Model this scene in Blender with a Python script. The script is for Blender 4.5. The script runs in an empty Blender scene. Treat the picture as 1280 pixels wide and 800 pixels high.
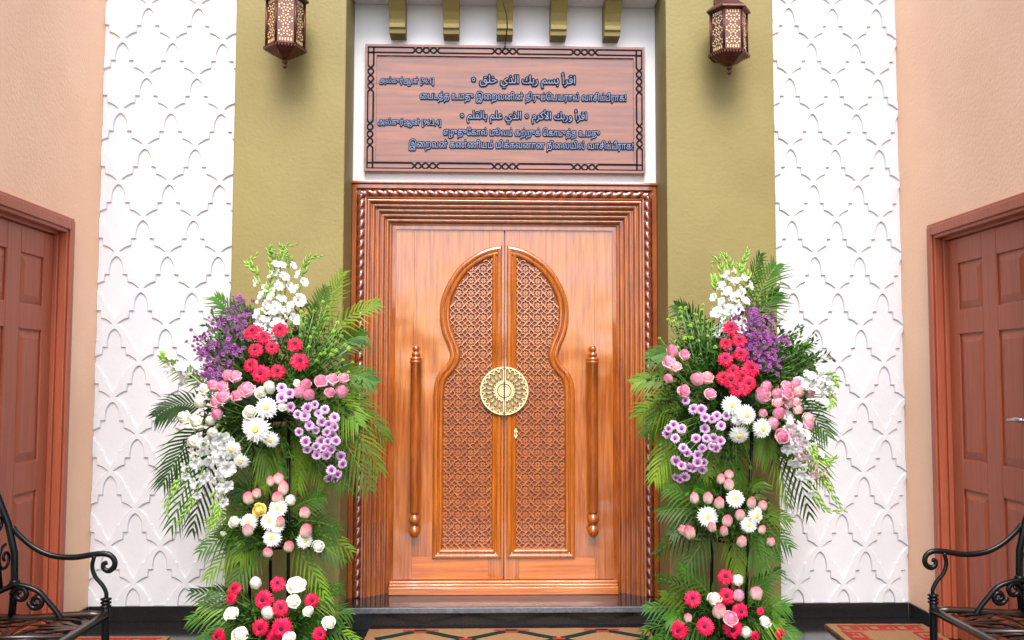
import bpy, bmesh, math, random
import numpy as np
from mathutils import Vector, Matrix, Quaternion
R = math.radians
PI = math.pi
sc = bpy.context.scene
C = sc.collection

# ------------------------------------------------------------------ camera
CAM = Vector((-0.122, -5.5, 1.37))
YAW, PITCH, ROLL, FPX = R(1.717), R(3.559), R(0.129), 1180.0
fw = Vector((math.sin(YAW)*math.cos(PITCH), math.cos(YAW)*math.cos(PITCH), math.sin(PITCH)))
rt = Vector((math.cos(YAW), -math.sin(YAW), 0)); up = rt.cross(fw)
rt, up = rt*math.cos(ROLL)+up*math.sin(ROLL), up*math.cos(ROLL)-rt*math.sin(ROLL)
cd = bpy.data.cameras.new('camera'); cam = bpy.data.objects.new('camera', cd); C.objects.link(cam)
cam.matrix_world = Matrix(((rt.x, up.x, -fw.x, CAM.x), (rt.y, up.y, -fw.y, CAM.y), (rt.z, up.z, -fw.z, CAM.z), (0, 0, 0, 1)))
cd.sensor_width = 36; cd.lens = 36*FPX/1280; cd.clip_end = 2000; cd.clip_start = 0.05
sc.camera = cam

# ------------------------------------------------------------------ light
SUN_EL, SUN_AZ = R(50), R(-3)      # high, soft, from the open side behind the camera
w = bpy.data.worlds.new('World'); sc.world = w; w.use_nodes = True
nt = w.node_tree; bg = nt.nodes['Background']
sky = nt.nodes.new('ShaderNodeTexSky'); sky.sky_type = 'NISHITA'; sky.sun_disc = False
sky.sun_elevation = SUN_EL; sky.sun_rotation = PI + SUN_AZ; sky.air_density = 1.0; sky.dust_density = 2.2; sky.ozone_density = 1.0
nt.links.new(sky.outputs[0], bg.inputs[0]); bg.inputs[1].default_value = 0.15
sl = bpy.data.lights.new('sun', 'SUN'); sl.energy = 1.5; sl.angle = R(30); sl.color = (1, .95, .87)
sun = bpy.data.objects.new('sun', sl); C.objects.link(sun)
sd = Vector((math.sin(SUN_AZ)*math.cos(SUN_EL), -math.cos(SUN_AZ)*math.cos(SUN_EL), math.sin(SUN_EL)))
sun.rotation_euler = sd.to_track_quat('Z', 'Y').to_euler(); sun.location = sd*20
vs = sc.view_settings; vs.view_transform = 'Standard'; vs.look = 'None'; vs.gamma = 1; vs.exposure = 1.5
vs.use_curve_mapping = False
sc.cycles.use_denoising = True; sc.cycles.max_bounces = 8; sc.cycles.sample_clamp_indirect = 6

def P(px, py, d):
    """point seen at pixel (px,py) of the 1280x800 photo, on the plane d metres in front of the camera"""
    v = rt*((px-640)/FPX) + up*((400-py)/FPX) + fw
    return CAM + v*(d/v.y)

# ------------------------------------------------------------------ materials
def mat(name, col, rough=.5, metal=0., coat=0., coat_ior=1.5, coat_rough=.05, var=None, vscale=6., vstretch=(1, 1, 1), bump=0., bscale=40., bstretch=(1, 1, 1),
        rnd=0., trans=0., spec=.5, lows=0.):
    m = bpy.data.materials.new(name); m.use_nodes = True
    t = m.node_tree; N = t.nodes; Lk = t.links; b = N['Principled BSDF']
    b.inputs['Base Color'].default_value = (*col, 1); b.inputs['Roughness'].default_value = rough; b.inputs['Metallic'].default_value = metal
    b.inputs['Coat Weight'].default_value = coat; b.inputs['Coat IOR'].default_value = coat_ior; b.inputs['Coat Roughness'].default_value = coat_rough
    b.inputs['Specular IOR Level'].default_value = spec
    tc = N.new('ShaderNodeTexCoord')
    out = None
    if var is not None:
        mp = N.new('ShaderNodeMapping'); mp.inputs['Scale'].default_value = vstretch; Lk.new(tc.outputs['Object'], mp.inputs[0])
        nz = N.new('ShaderNodeTexNoise'); nz.inputs['Scale'].default_value = vscale; nz.inputs['Detail'].default_value = 6; nz.inputs['Roughness'].default_value = .6
        Lk.new(mp.outputs[0], nz.inputs['Vector'])
        cr = N.new('ShaderNodeValToRGB'); cr.color_ramp.elements[0].position = .32; cr.color_ramp.elements[1].position = .68
        cr.color_ramp.elements[0].color = (*col, 1); cr.color_ramp.elements[1].color = (*var, 1)
        Lk.new(nz.outputs['Fac'], cr.inputs[0]); out = cr.outputs[0]
    if rnd:
        oi = N.new('ShaderNodeObjectInfo'); hs = N.new('ShaderNodeHueSaturation')
        mr = N.new('ShaderNodeMapRange'); mr.inputs[3].default_value = 1-rnd; mr.inputs[4].default_value = 1+rnd
        Lk.new(oi.outputs['Random'], mr.inputs[0]); Lk.new(mr.outputs[0], hs.inputs['Value'])
        if out: Lk.new(out, hs.inputs['Color'])
        else: hs.inputs['Color'].default_value = (*col, 1)
        out = hs.outputs[0]
    if out: Lk.new(out, b.inputs['Base Color'])
    if bump or lows:
        h = None
        if bump:
            mp2 = N.new('ShaderNodeMapping'); mp2.inputs['Scale'].default_value = bstretch; Lk.new(tc.outputs['Object'], mp2.inputs[0])
            n2 = N.new('ShaderNodeTexNoise'); n2.inputs['Scale'].default_value = bscale; n2.inputs['Detail'].default_value = 4; Lk.new(mp2.outputs[0], n2.inputs['Vector'])
            bp = N.new('ShaderNodeBump'); bp.inputs['Strength'].default_value = bump; bp.inputs['Distance'].default_value = .004
            Lk.new(n2.outputs['Fac'], bp.inputs['Height']); h = bp.outputs[0]
        if lows:
            n3 = N.new('ShaderNodeTexNoise'); n3.inputs['Scale'].default_value = 3.5; n3.inputs['Detail'].default_value = 1; Lk.new(tc.outputs['Object'], n3.inputs['Vector'])
            b3 = N.new('ShaderNodeBump'); b3.inputs['Strength'].default_value = lows; b3.inputs['Distance'].default_value = .02
            Lk.new(n3.outputs['Fac'], b3.inputs['Height'])
            if h: Lk.new(h, b3.inputs['Normal'])
            h = b3.outputs[0]
        Lk.new(h, b.inputs['Normal'])
        if coat: Lk.new(h, b.inputs['Coat Normal'])
    if trans:
        tr = N.new('ShaderNodeBsdfTranslucent'); tr.inputs[0].default_value = (*[min(1, c*1.3) for c in col], 1)
        if out: Lk.new(out, tr.inputs[0])
        mx = N.new('ShaderNodeMixShader'); mx.inputs[0].default_value = trans
        Lk.new(b.outputs[0], mx.inputs[1]); Lk.new(tr.outputs[0], mx.inputs[2]); Lk.new(mx.outputs[0], N['Material Output'].inputs[0])
    return m

def bicolor(name, low, high, z0, z1, rnd=.1):
    """petal pigment that changes along the bud's own axis"""
    m = mat(name, low, .5, trans=.2)
    t = m.node_tree; N = t.nodes; Lk = t.links; b = N['Principled BSDF']
    tc = N.new('ShaderNodeTexCoord'); sp = N.new('ShaderNodeSeparateXYZ'); Lk.new(tc.outputs['Object'], sp.inputs[0])
    mr = N.new('ShaderNodeMapRange'); mr.inputs[1].default_value = z0; mr.inputs[2].default_value = z1; Lk.new(sp.outputs[2], mr.inputs[0])
    mx = N.new('ShaderNodeMix'); mx.data_type = 'RGBA'; Lk.new(mr.outputs[0], mx.inputs[0])
    mx.inputs[6].default_value = (*low, 1); mx.inputs[7].default_value = (*high, 1)
    oi = N.new('ShaderNodeObjectInfo'); hs = N.new('ShaderNodeHueSaturation'); m2 = N.new('ShaderNodeMapRange'); m2.inputs[3].default_value = 1-rnd; m2.inputs[4].default_value = 1+rnd
    Lk.new(oi.outputs['Random'], m2.inputs[0]); Lk.new(m2.outputs[0], hs.inputs['Saturation']); Lk.new(mx.outputs[2], hs.inputs['Color'])
    Lk.new(hs.outputs[0], b.inputs['Base Color']); Lk.new(hs.outputs[0], N['Translucent BSDF'].inputs[0])
    return m

def radial(name, inner, outer, r0, r1, rnd=.08, trans=.2):
    m = mat(name, inner, .5, trans=trans)
    t = m.node_tree; N = t.nodes; Lk = t.links; b = N['Principled BSDF']
    tc = N.new('ShaderNodeTexCoord'); ml = N.new('ShaderNodeVectorMath'); ml.operation = 'MULTIPLY'; ml.inputs[1].default_value = (1, 1, 0)
    ln = N.new('ShaderNodeVectorMath'); ln.operation = 'LENGTH'; Lk.new(tc.outputs['Object'], ml.inputs[0]); Lk.new(ml.outputs[0], ln.inputs[0])
    mr = N.new('ShaderNodeMapRange'); mr.inputs[1].default_value = r0; mr.inputs[2].default_value = r1; Lk.new(ln.outputs['Value'], mr.inputs[0])
    mx = N.new('ShaderNodeMix'); mx.data_type = 'RGBA'; Lk.new(mr.outputs[0], mx.inputs[0]); mx.inputs[6].default_value = (*inner, 1); mx.inputs[7].default_value = (*outer, 1)
    oi = N.new('ShaderNodeObjectInfo'); hs = N.new('ShaderNodeHueSaturation'); m2 = N.new('ShaderNodeMapRange'); m2.inputs[3].default_value = 1-rnd; m2.inputs[4].default_value = 1+rnd
    Lk.new(oi.outputs['Random'], m2.inputs[0]); Lk.new(m2.outputs[0], hs.inputs['Value']); Lk.new(mx.outputs[2], hs.inputs['Color'])
    Lk.new(hs.outputs[0], b.inputs['Base Color'])
    if trans: Lk.new(hs.outputs[0], N['Translucent BSDF'].inputs[0])
    return m

M = {}
M['white'] = mat('white_paint', (.80, .80, .82), .55, var=(.76, .755, .775), vscale=2.2, bump=.25, bscale=60)
M['relief'] = mat('white_relief_plaster', (.65, .655, .68), .5, var=(.60, .605, .64), vscale=3, bump=.3, bscale=45)
M['peach'] = mat('peach_paint', (.93, .595, .385), .65, var=(.87, .53, .335), vscale=1.8, bump=.45, bscale=55)
M['olive'] = mat('olive_paint', (.232, .188, .056), .6, var=(.198, .156, .044), vscale=2.2, bump=.45, bscale=55)
M['granite'] = mat('black_granite', (.008, .008, .009), .12, var=(.02, .019, .02), vscale=260, lows=.05)
M['granite_edge'] = mat('honed_granite_edge', (.05, .052, .065), .35, var=(.12, .125, .15), vscale=60, bump=.4, bscale=80)
M['paving'] = mat('paving', (.10, .095, .085), .8, var=(.07, .066, .06), vscale=5, bump=.3, bscale=30)
WK = dict(coat=1., coat_ior=1.8, coat_rough=.06, lows=.5)
WC, WD = (.47, .132, .009), (.23, .048, .003)
M['wood_v'] = mat('teak_upright_grain', WC, .4, spec=.2, var=WD, vscale=7, vstretch=(11, 11, .5), bump=.12, bscale=60, bstretch=(4, 4, .2), **WK)
M['wood_h'] = mat('teak_level_grain', (.56, .155, .013), .4, spec=.2, var=(.33, .068, .005), vscale=7, vstretch=(.5, 11, 11), bump=.12, bscale=60, bstretch=(.2, 4, 4), **WK)
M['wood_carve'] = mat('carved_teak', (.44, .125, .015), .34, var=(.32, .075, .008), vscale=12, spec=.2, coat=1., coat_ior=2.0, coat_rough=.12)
M['wood_recess_shade'] = mat('unpolished_teak_shaded', (.20, .045, .008), .6, var=(.15, .032, .006), vscale=12)  # unpolished lattice ground, with the shade of the recesses darkened into its colour
M['wood_frame'] = mat('frame_teak', (.38, .090, .006), .36, spec=.2, var=(.19, .036, .003), vscale=8, vstretch=(4, 4, .6), coat=1., coat_ior=1.75, coat_rough=.1)
M['wood_rope'] = mat('rope_teak', (.22, .038, .006), .3, var=(.15, .024, .004), vscale=14, coat=1., coat_ior=2.0, coat_rough=.06)
M['plaque'] = mat('plaque_teak', (.26, .062, .007), .4, spec=.2, var=(.11, .024, .003), vscale=7, vstretch=(.3, 4, 4), coat=1., coat_ior=1.7, coat_rough=.05, lows=.45, bump=.15, bscale=60, bstretch=(.2, 4, 4))
M['dark_line'] = mat('dark_carved_line', (.012, .005, .006), .7, spec=.1)
M['ink'] = mat('letter_black', (.008, .007, .012), .7, spec=.1)
M['letter'] = mat('letter_painted_sheen', (.21, .25, .40), .5, spec=.2, var=(.15, .185, .32), vscale=30)  # blue-grey gloss reflection of the dark letters, painted in as colour
M['brass'] = mat('brass', (.74, .62, .36), .36, .45, var=(.64, .52, .28), vscale=40, bump=.2, bscale=120)
M['brass_dark'] = mat('brass_recess', (.26, .17, .07), .5, .4)
M['side_door'] = mat('brown_painted_door', (.42, .105, .050), .45, var=(.34, .078, .035), vscale=6, vstretch=(9, 9, .5), bump=.3, bscale=50, bstretch=(4, 4, .3), spec=.3, coat=.06)
M['steel'] = mat('steel', (.55, .55, .55), .3, 1.)
M['iron'] = mat('black_iron', (.004, .004, .004), .26, 0., spec=.22)
M['bronze'] = mat('bronzed_cast_iron', (.020, .010, .007), .28, .3, var=(.035, .017, .011), vscale=25, coat=.2)
M['copper'] = mat('dark_copper', (.10, .028, .018), .4, .55, var=(.06, .018, .014), vscale=30)
M['copper_pale'] = mat('pierced_copper', (.12, .060, .050), .38, .55, var=(.14, .06, .05), vscale=40)
M['amber'] = mat('cream_glass', (.72, .52, .25), .15, rnd=.03)
M['coir'] = mat('coir', (.31, .16, .065), .95, var=(.20, .10, .038), vscale=120, bump=.9, bscale=220)
M['coir_red'] = mat('red_coir', (.34, .012, .012), .95, var=(.25, .008, .009), vscale=120, bump=.9, bscale=220)
M['coir_green'] = mat('dark_green_coir', (.004, .018, .014), .95, spec=.1, var=(.007, .028, .021), vscale=120, bump=.9, bscale=220)
M['cable'] = mat('black_cable', (.01, .01, .01), .5)
# plants
M['frond'] = mat('palm_green', (.017, .064, .005), .45, rnd=.55, trans=.08, var=(.042, .118, .008), vscale=8, spec=.2)
M['frond_light'] = mat('light_palm_green', (.058, .135, .007), .45, rnd=.4, trans=.08, var=(.115, .20, .013), vscale=8, spec=.2)
M['fern'] = mat('fern_green', (.014, .052, .006), .5, rnd=.55, trans=.08, var=(.036, .10, .010), vscale=20, spec=.2)
M['stem'] = mat('stem_green', (.10, .22, .035), .4, rnd=.25)
M['lime'] = mat('lime_button', (.24, .44, .035), .5, rnd=.25)
M['foam'] = mat('moss_green_foam', (.012, .03, .010), .9, bump=.5)
M['pink'] = mat('hot_pink_petal', (.62, .004, .046), .5, rnd=.24, trans=.12, spec=.25, var=(.70, .008, .070), vscale=60)
M['pink_eye'] = mat('dark_flower_eye', (.030, .004, .008), .7, bump=.8, bscale=400)
M['white_petal'] = mat('white_petal', (.86, .86, .80), .5, rnd=.05, trans=.25)
M['cream_petal'] = mat('cream_petal', (.84, .83, .66), .5, rnd=.06, trans=.25)
M['yellow_eye'] = mat('yellow_green_eye', (.62, .52, .10), .7, bump=.8, bscale=400)
M['lilac'] = radial('lilac_petal', (.52, .13, .46), (.82, .62, .80), .005, .019)
M['lilac_eye'] = mat('purple_eye', (.16, .012, .11), .7, bump=.6, bscale=400)
M['purple'] = mat('purple_aster', (.22, .045, .24), .5, rnd=.3, trans=.15, var=(.36, .10, .36), vscale=60)
M['rose_pink'] = bicolor('pink_rose_petal', (.85, .42, .50), (.82, .22, .36), -.012, .034)
M['rose_pale'] = bicolor('pale_rose_petal', (.84, .66, .56), (.84, .36, .44), -.008, .036)
M['rose_tip'] = bicolor('pink_tipped_rose_petal', (.84, .70, .56), (.76, .10, .20), .004, .036)
M['rose_cream'] = bicolor('cream_rose_petal', (.70, .76, .50), (.86, .85, .74), -.02, .012, .04)
M['rose_yellow'] = bicolor('yellow_rose_petal', (.86, .62, .16), (.88, .66, .14), -.02, .03)
M['glad'] = radial('white_gladiolus_petal', (.78, .82, .62), (.88, .88, .87), .002, .012, .04, .3)
M['glad_pink'] = radial('blush_gladiolus_petal', (.86, .74, .72), (.85, .48, .58), .004, .03, .06, .3)

# ------------------------------------------------------------------ mesh builder
class MB:
    def __init__(s): s.v = []; s.f = []; s.m = []; s.sm = []
    def add(s, vs_, fs_, mi=0, smooth=False):
        n = len(s.v); s.v.extend([tuple(q) for q in vs_])
        for f in fs_: s.f.append([i+n for i in f]); s.m.append(mi); s.sm.append(smooth)
    def box(s, x0, x1, y0, y1, z0, z1, mi=0):
        s.add([(x0, y0, z0), (x1, y0, z0), (x1, y1, z0), (x0, y1, z0), (x0, y0, z1), (x1, y0, z1), (x1, y1, z1), (x0, y1, z1)],
              [(0, 3, 2, 1), (4, 5, 6, 7), (0, 1, 5, 4), (1, 2, 6, 5), (2, 3, 7, 6), (3, 0, 4, 7)], mi)
    def tube(s, pts, rad, n=8, mi=0, caps=True, flat=1.):
        pts = [Vector(p) for p in pts]; k = len(pts)
        if not hasattr(rad, '__len__'): rad = [rad]*k
        t0 = (pts[1]-pts[0]).normalized(); ref = Vector((0, 0, 1)) if abs(t0.z) < .9 else Vector((1, 0, 0))
        a = (ref - t0*ref.dot(t0)).normalized(); vs_ = []
        for i, p in enumerate(pts):
            t = (pts[min(i+1, k-1)]-pts[max(i-1, 0)])
            t = t.normalized() if t.length > 1e-9 else t0
            a = (a - t*a.dot(t)); a = a.normalized() if a.length > 1e-6 else t.orthogonal().normalized()
            b = t.cross(a)
            for j in range(n):
                th = 2*PI*j/n; vs_.append(p + (a*math.cos(th)*flat + b*math.sin(th))*rad[i])
        fs_ = [(i*n+j, i*n+(j+1) % n, (i+1)*n+(j+1) % n, (i+1)*n+j) for i in range(k-1) for j in range(n)]
        if caps: fs_ += [tuple(range(n))[::-1], tuple((k-1)*n+j for j in range(n))]
        s.add(vs_, fs_, mi, True)
    def lathe(s, prof, o=(0, 0, 0), n=16, mi=0, smooth=True):
        o = Vector(o); k = len(prof)
        vs_ = [o+Vector((r*math.cos(2*PI*j/n), r*math.sin(2*PI*j/n), z)) for r, z in prof for j in range(n)]
        fs_ = [(i*n+j, i*n+(j+1) % n, (i+1)*n+(j+1) % n, (i+1)*n+j) for i in range(k-1) for j in range(n)]
        fs_ += [tuple(range(n))[::-1], tuple((k-1)*n+j for j in range(n))]
        s.add(vs_, fs_, mi, smooth)
    def prism(s, poly, fn, h0, h1, mi=0):
        """closed polygon (u,v) raised from height h0 to h1, fn(u,v,h) -> world"""
        n = len(poly)
        vs_ = [fn(u, v, h0) for u, v in poly]+[fn(u, v, h1) for u, v in poly]
        s.add(vs_, [tuple(range(n))[::-1], tuple(range(n, 2*n))]+[(i, (i+1) % n, n+(i+1) % n, n+i) for i in range(n)], mi)
    def strip(s, pts, wd, fn, h0, h1, mi=0, closed=False):
        """flat raised band along a 2-D polyline"""
        k = len(pts); L = []; Rr = []
        for i, p in enumerate(pts):
            a = pts[(i-1) % k] if closed else pts[max(i-1, 0)]; b = pts[(i+1) % k] if closed else pts[min(i+1, k-1)]
            d1 = np.array(p, float)-np.array(a, float); d2 = np.array(b, float)-np.array(p, float)
            l1 = np.linalg.norm(d1); l2 = np.linalg.norm(d2)
            if l1 < 1e-9: d1 = d2; l1 = l2
            if l2 < 1e-9: d2 = d1; l2 = l1
            t = d1/l1+d2/l2; t = t/max(np.linalg.norm(t), 1e-9); nn = np.array((-t[1], t[0]))
            cs = max(.45, abs(np.dot(nn, np.array((-d2[1], d2[0]))/l2)))
            q = nn*wd/2/cs; L.append(np.array(p)+q); Rr.append(np.array(p)-q)
        vs_ = []
        for i in range(k): vs_ += [fn(*L[i], h0), fn(*Rr[i], h0), fn(*Rr[i], h1), fn(*L[i], h1)]
        fs_ = []
        for i in range(k if closed else k-1):
            a = i*4; b = ((i+1) % k)*4
            fs_ += [(a+3, a+2, b+2, b+3), (a, a+3, b+3, b), (a+2, a+1, b+1, b+2)]
        if not closed: fs_ += [(0, 1, 2, 3), ((k-1)*4, (k-1)*4+3, (k-1)*4+2, (k-1)*4+1)]
        s.add(vs_, fs_, mi)
    def mesh(s, name, mats):
        me = bpy.data.meshes.new(name); me.from_pydata(s.v, [], s.f)
        for m_ in (mats if isinstance(mats, (list, tuple)) else [mats]): me.materials.append(m_)
        me.polygons.foreach_set('material_index', s.m); me.polygons.foreach_set('use_smooth', s.sm); me.update()
        return me
    def build(s, name, mats, parent=None, normals=False):
        me = s.mesh(name, mats)
        if normals:
            bm = bmesh.new(); bm.from_mesh(me); bmesh.ops.recalc_face_normals(bm, faces=bm.faces); bm.to_mesh(me); bm.free()
        return link(name, me, parent)

def link(name, data, parent=None):
    o = bpy.data.objects.new(name, data); C.objects.link(o)
    if parent is not None:
        o.parent = parent
        if data is not None and parent.type == 'EMPTY': o.location = -Vector(parent.location)
    return o
def tag(o, label, cat, group=None, kind='thing'):
    o['label'] = label; o['category'] = cat; o['kind'] = kind
    if group: o['group'] = group
    return o
def empty(name, loc, label, cat, group=None):
    o = bpy.data.objects.new(name, None); C.objects.link(o); o.location = loc; o.empty_display_size = .1
    return tag(o, label, cat, group)
def bevel(o, wd=.003, seg=2):
    b = o.modifiers.new('bevel', 'BEVEL'); b.width = wd; b.segments = seg; b.limit_method = 'ANGLE'; b.angle_limit = R(40); return o
def struct(o): o['kind'] = 'structure'; return o

def catmull(pts, n=6):
    out = []; k = len(pts)
    for i in range(k-1):
        p0 = pts[max(i-1, 0)]; p1 = pts[i]; p2 = pts[i+1]; p3 = pts[min(i+2, k-1)]
        for j in range(n):
            t = j/n
            out.append(tuple(.5*((2*p1[c])+(-p0[c]+p2[c])*t+(2*p0[c]-5*p1[c]+4*p2[c]-p3[c])*t*t+(-p0[c]+3*p1[c]-3*p2[c]+p3[c])*t**3) for c in range(len(p1))))
    out.append(tuple(pts[-1])); return out
def offset_poly(poly, d):
    """inward offset of a counter-clockwise closed polygon"""
    n = len(poly); out = []
    for i in range(n):
        a = np.array(poly[i-1]); p = np.array(poly[i]); b = np.array(poly[(i+1) % n])
        d1 = (p-a)/max(np.linalg.norm(p-a), 1e-9); d2 = (b-p)/max(np.linalg.norm(b-p), 1e-9)
        n1 = np.array((-d1[1], d1[0])); n2 = np.array((-d2[1], d2[0])); m_ = n1+n2; l = np.linalg.norm(m_)
        m_ = n1 if l < 1e-6 else m_/l
        out.append(tuple(p+m_*d/max(.5, float(np.dot(m_, n1)))))
    return out
def inside(p, poly):
    c = False; x, y = p; n = len(poly)
    for i in range(n):
        (x1, y1), (x2, y2) = poly[i-1], poly[i]
        if (y1 > y) != (y2 > y) and x < (x2-x1)*(y-y1)/(y2-y1)+x1: c = not c
    return c
# ================================================================== the setting
mb = MB(); mb.add([(-400, -400, -.16), (400, -400, -.16), (400, 60, -.16), (-400, 60, -.16)], [(0, 1, 2, 3)]); struct(mb.build('ground', M['paving']))
mb = MB(); mb.box(-2.6, 2.6, -3.3, .3, -.15, 0); struct(mb.build('floor', M['granite']))
WX, ZT = 2.347, 4.3
FW, FT = .893, 2.503       # door surround half width and top
# back wall with the doorway opening
mb = MB()
mb.box(-2.7, -.80, 0, .3, 0, ZT); mb.box(.80, 2.7, 0, .3, 0, ZT); mb.box(-.80, .80, 0, .3, 2.42, ZT)
wall = tag(mb.build('back_wall', M['white']), 'smooth white wall behind the wooden plaque above the double door', 'wall')
# olive pillars
for sx, lab in ((-1, 'olive green pillar between the double door and the left white relief panel'), (1, 'olive green pillar between the double door and the right white relief panel')):
    mb = MB(); a, b = sorted((sx*.892, sx*1.50)); mb.box(a, b, -.34, -.001, .09, ZT)
    o = bevel(mb.build('pillar', M['olive']), .006); tag(o, lab, 'pillar', 'olive pillars beside the doorway')
    mb = MB(); mb.box(a-.004, b+.004, -.347, -.001, 0, .09); bevel(mb.build('plinth', M['granite'], o), .003)
# soffit between the pillars
mb = MB(); mb.box(-.89, .89, -.25, -.001, 3.585, 3.75); o = bevel(mb.build('soffit', M['white']), .006); tag(o, 'white soffit slab over the row of olive corbels', 'soffit')

# white relief panels
CUP = [(0, 19), (8, 23), (15, 30), (21, 40), (25.5, 52), (28, 66), (29, 80), (29, 91), (46, 92), (46.5, 106), (48, 120), (56, 122), (65, 125.5), (74, 131), (83, 138), (92, 146)]
CLO = [(80, 155), (68, 165), (59, 175), (52, 186), (46, 198), (42, 209), (34, 211), (30, 222), (24, 236), (15, 252), (7, 264), (0, 272)]
def relief_panel(x0, x1, z0, z1, cx, ctop, W, H, lab):
    """ogee lattice: raised bands stand proud of the sunk cells; tiles share their outlines exactly"""
    bm = bmesh.new(); yf, yb = -.0220, -.011
    cell = CUP+CLO; rh = []; last = 0.
    for k, (u, v) in enumerate(cell):                       # matching points on the straight rhombus outline
        if k < len(CUP): t = (u*100+v*145)/(100**2+145**2)
        else: t = 1+((u-100)*-100+(v-145)*145)/(100**2+145**2)
        t = 0. if k == 0 else 1. if k == len(CUP)-1 else 2. if k == len(cell)-1 else max(last+.002, min(t, .998 if k < len(CUP) else 1.998))
        last = t; rh.append((100*t, 145*t) if t <= 1 else (100*(2-t), 145*t))
    mirr = lambda L: [(-u, -v) for u, v in L]+[(u, -v) for u, v in L[-2:0:-1]]
    tile, i1 = mirr(rh), mirr(cell); i2 = offset_poly(i1, 4.2); i0 = i1
    ux, uz = W/200., H/290.; n = len(tile)
    nj = int((z1-z0)/(H/2))+4
    for j in range(-nj, nj):
        oz = ctop-j*H/2
        if oz < z0 or oz-H > z1: continue
        for i in range(-6, 7):
            ox = cx+W*(i+(.5 if j % 2 else 0))
            if ox+W/2 < x0 or ox-W/2 > x1: continue
            rings = [[bm.verts.new((ox+u*ux, y, oz+v*uz)) for u, v in pts] for pts, y in ((tile, yf), (i1, yf), (i2, yb))]
            for k in range(2):
                for q in range(n): bm.faces.new((rings[k][q], rings[k][(q+1) % n], rings[k+1][(q+1) % n], rings[k+1][q]))
            bm.faces.new(rings[2])
    bmesh.ops.triangulate(bm, faces=[f for f in bm.faces if len(f.verts) > 4])
    for co, no in (((x0, 0, 0), (-1, 0, 0)), ((x1, 0, 0), (1, 0, 0)), ((0, 0, z0), (0, 0, -1)), ((0, 0, z1), (0, 0, 1))):
        bmesh.ops.bisect_plane(bm, geom=bm.verts[:]+bm.edges[:]+bm.faces[:], plane_co=co, plane_no=no, clear_outer=True)
    bmesh.ops.remove_doubles(bm, verts=bm.verts, dist=1e-5)
    bmesh.ops.recalc_face_normals(bm, faces=bm.faces)
    if sum(f.normal.y*f.calc_area() for f in bm.faces) > 0: bmesh.ops.reverse_faces(bm, faces=bm.faces)
    q = [[bm.verts.new((u, y, v)) for u, v in ((x0, z0), (x1, z0), (x1, z1), (x0, z1))] for y in (yb+.0005, -.001)]
    for i in range(4): bm.faces.new((q[0][i], q[1][i], q[1][(i+1) % 4], q[0][(i+1) % 4]))
    me = bpy.data.meshes.new('relief_panel'); bm.to_mesh(me); bm.free(); me.materials.append(M['relief'])
    o = link('relief_panel', me); return tag(o, lab, 'wall panel', 'white relief panels')
pl = P(625, 98.5, 5.5); plw = 62.7/FPX*5.5
q = P(592/3.2, 315/3.2, 5.5)
relief_panel(-WX+.001, -1.4995, .085, ZT, q.x, q.z+19*.4195/290, .2905, .4195, 'white plaster relief panel with ogee lattice beside the left brown door')
q = P(960+258/3.2, 318/3.2, 5.5)
relief_panel(1.4995, WX-.001, .085, ZT, q.x, q.z+19*.429/290, .2660, .4290, 'white plaster relief panel with ogee lattice beside the right brown door')
for sx, lab in ((-1, 'black granite skirting under the left white relief panel'), (1, 'black granite skirting under the right white relief panel')):
    a, b = sorted((sx*1.505, sx*(WX-.013))); mb = MB(); mb.box(a, b, -.034, -.001, 0, .085)
    o = bevel(mb.build('skirting_board', M['granite']), .003); tag(o, lab, 'skirting', 'black skirting along the wall foot')

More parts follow.
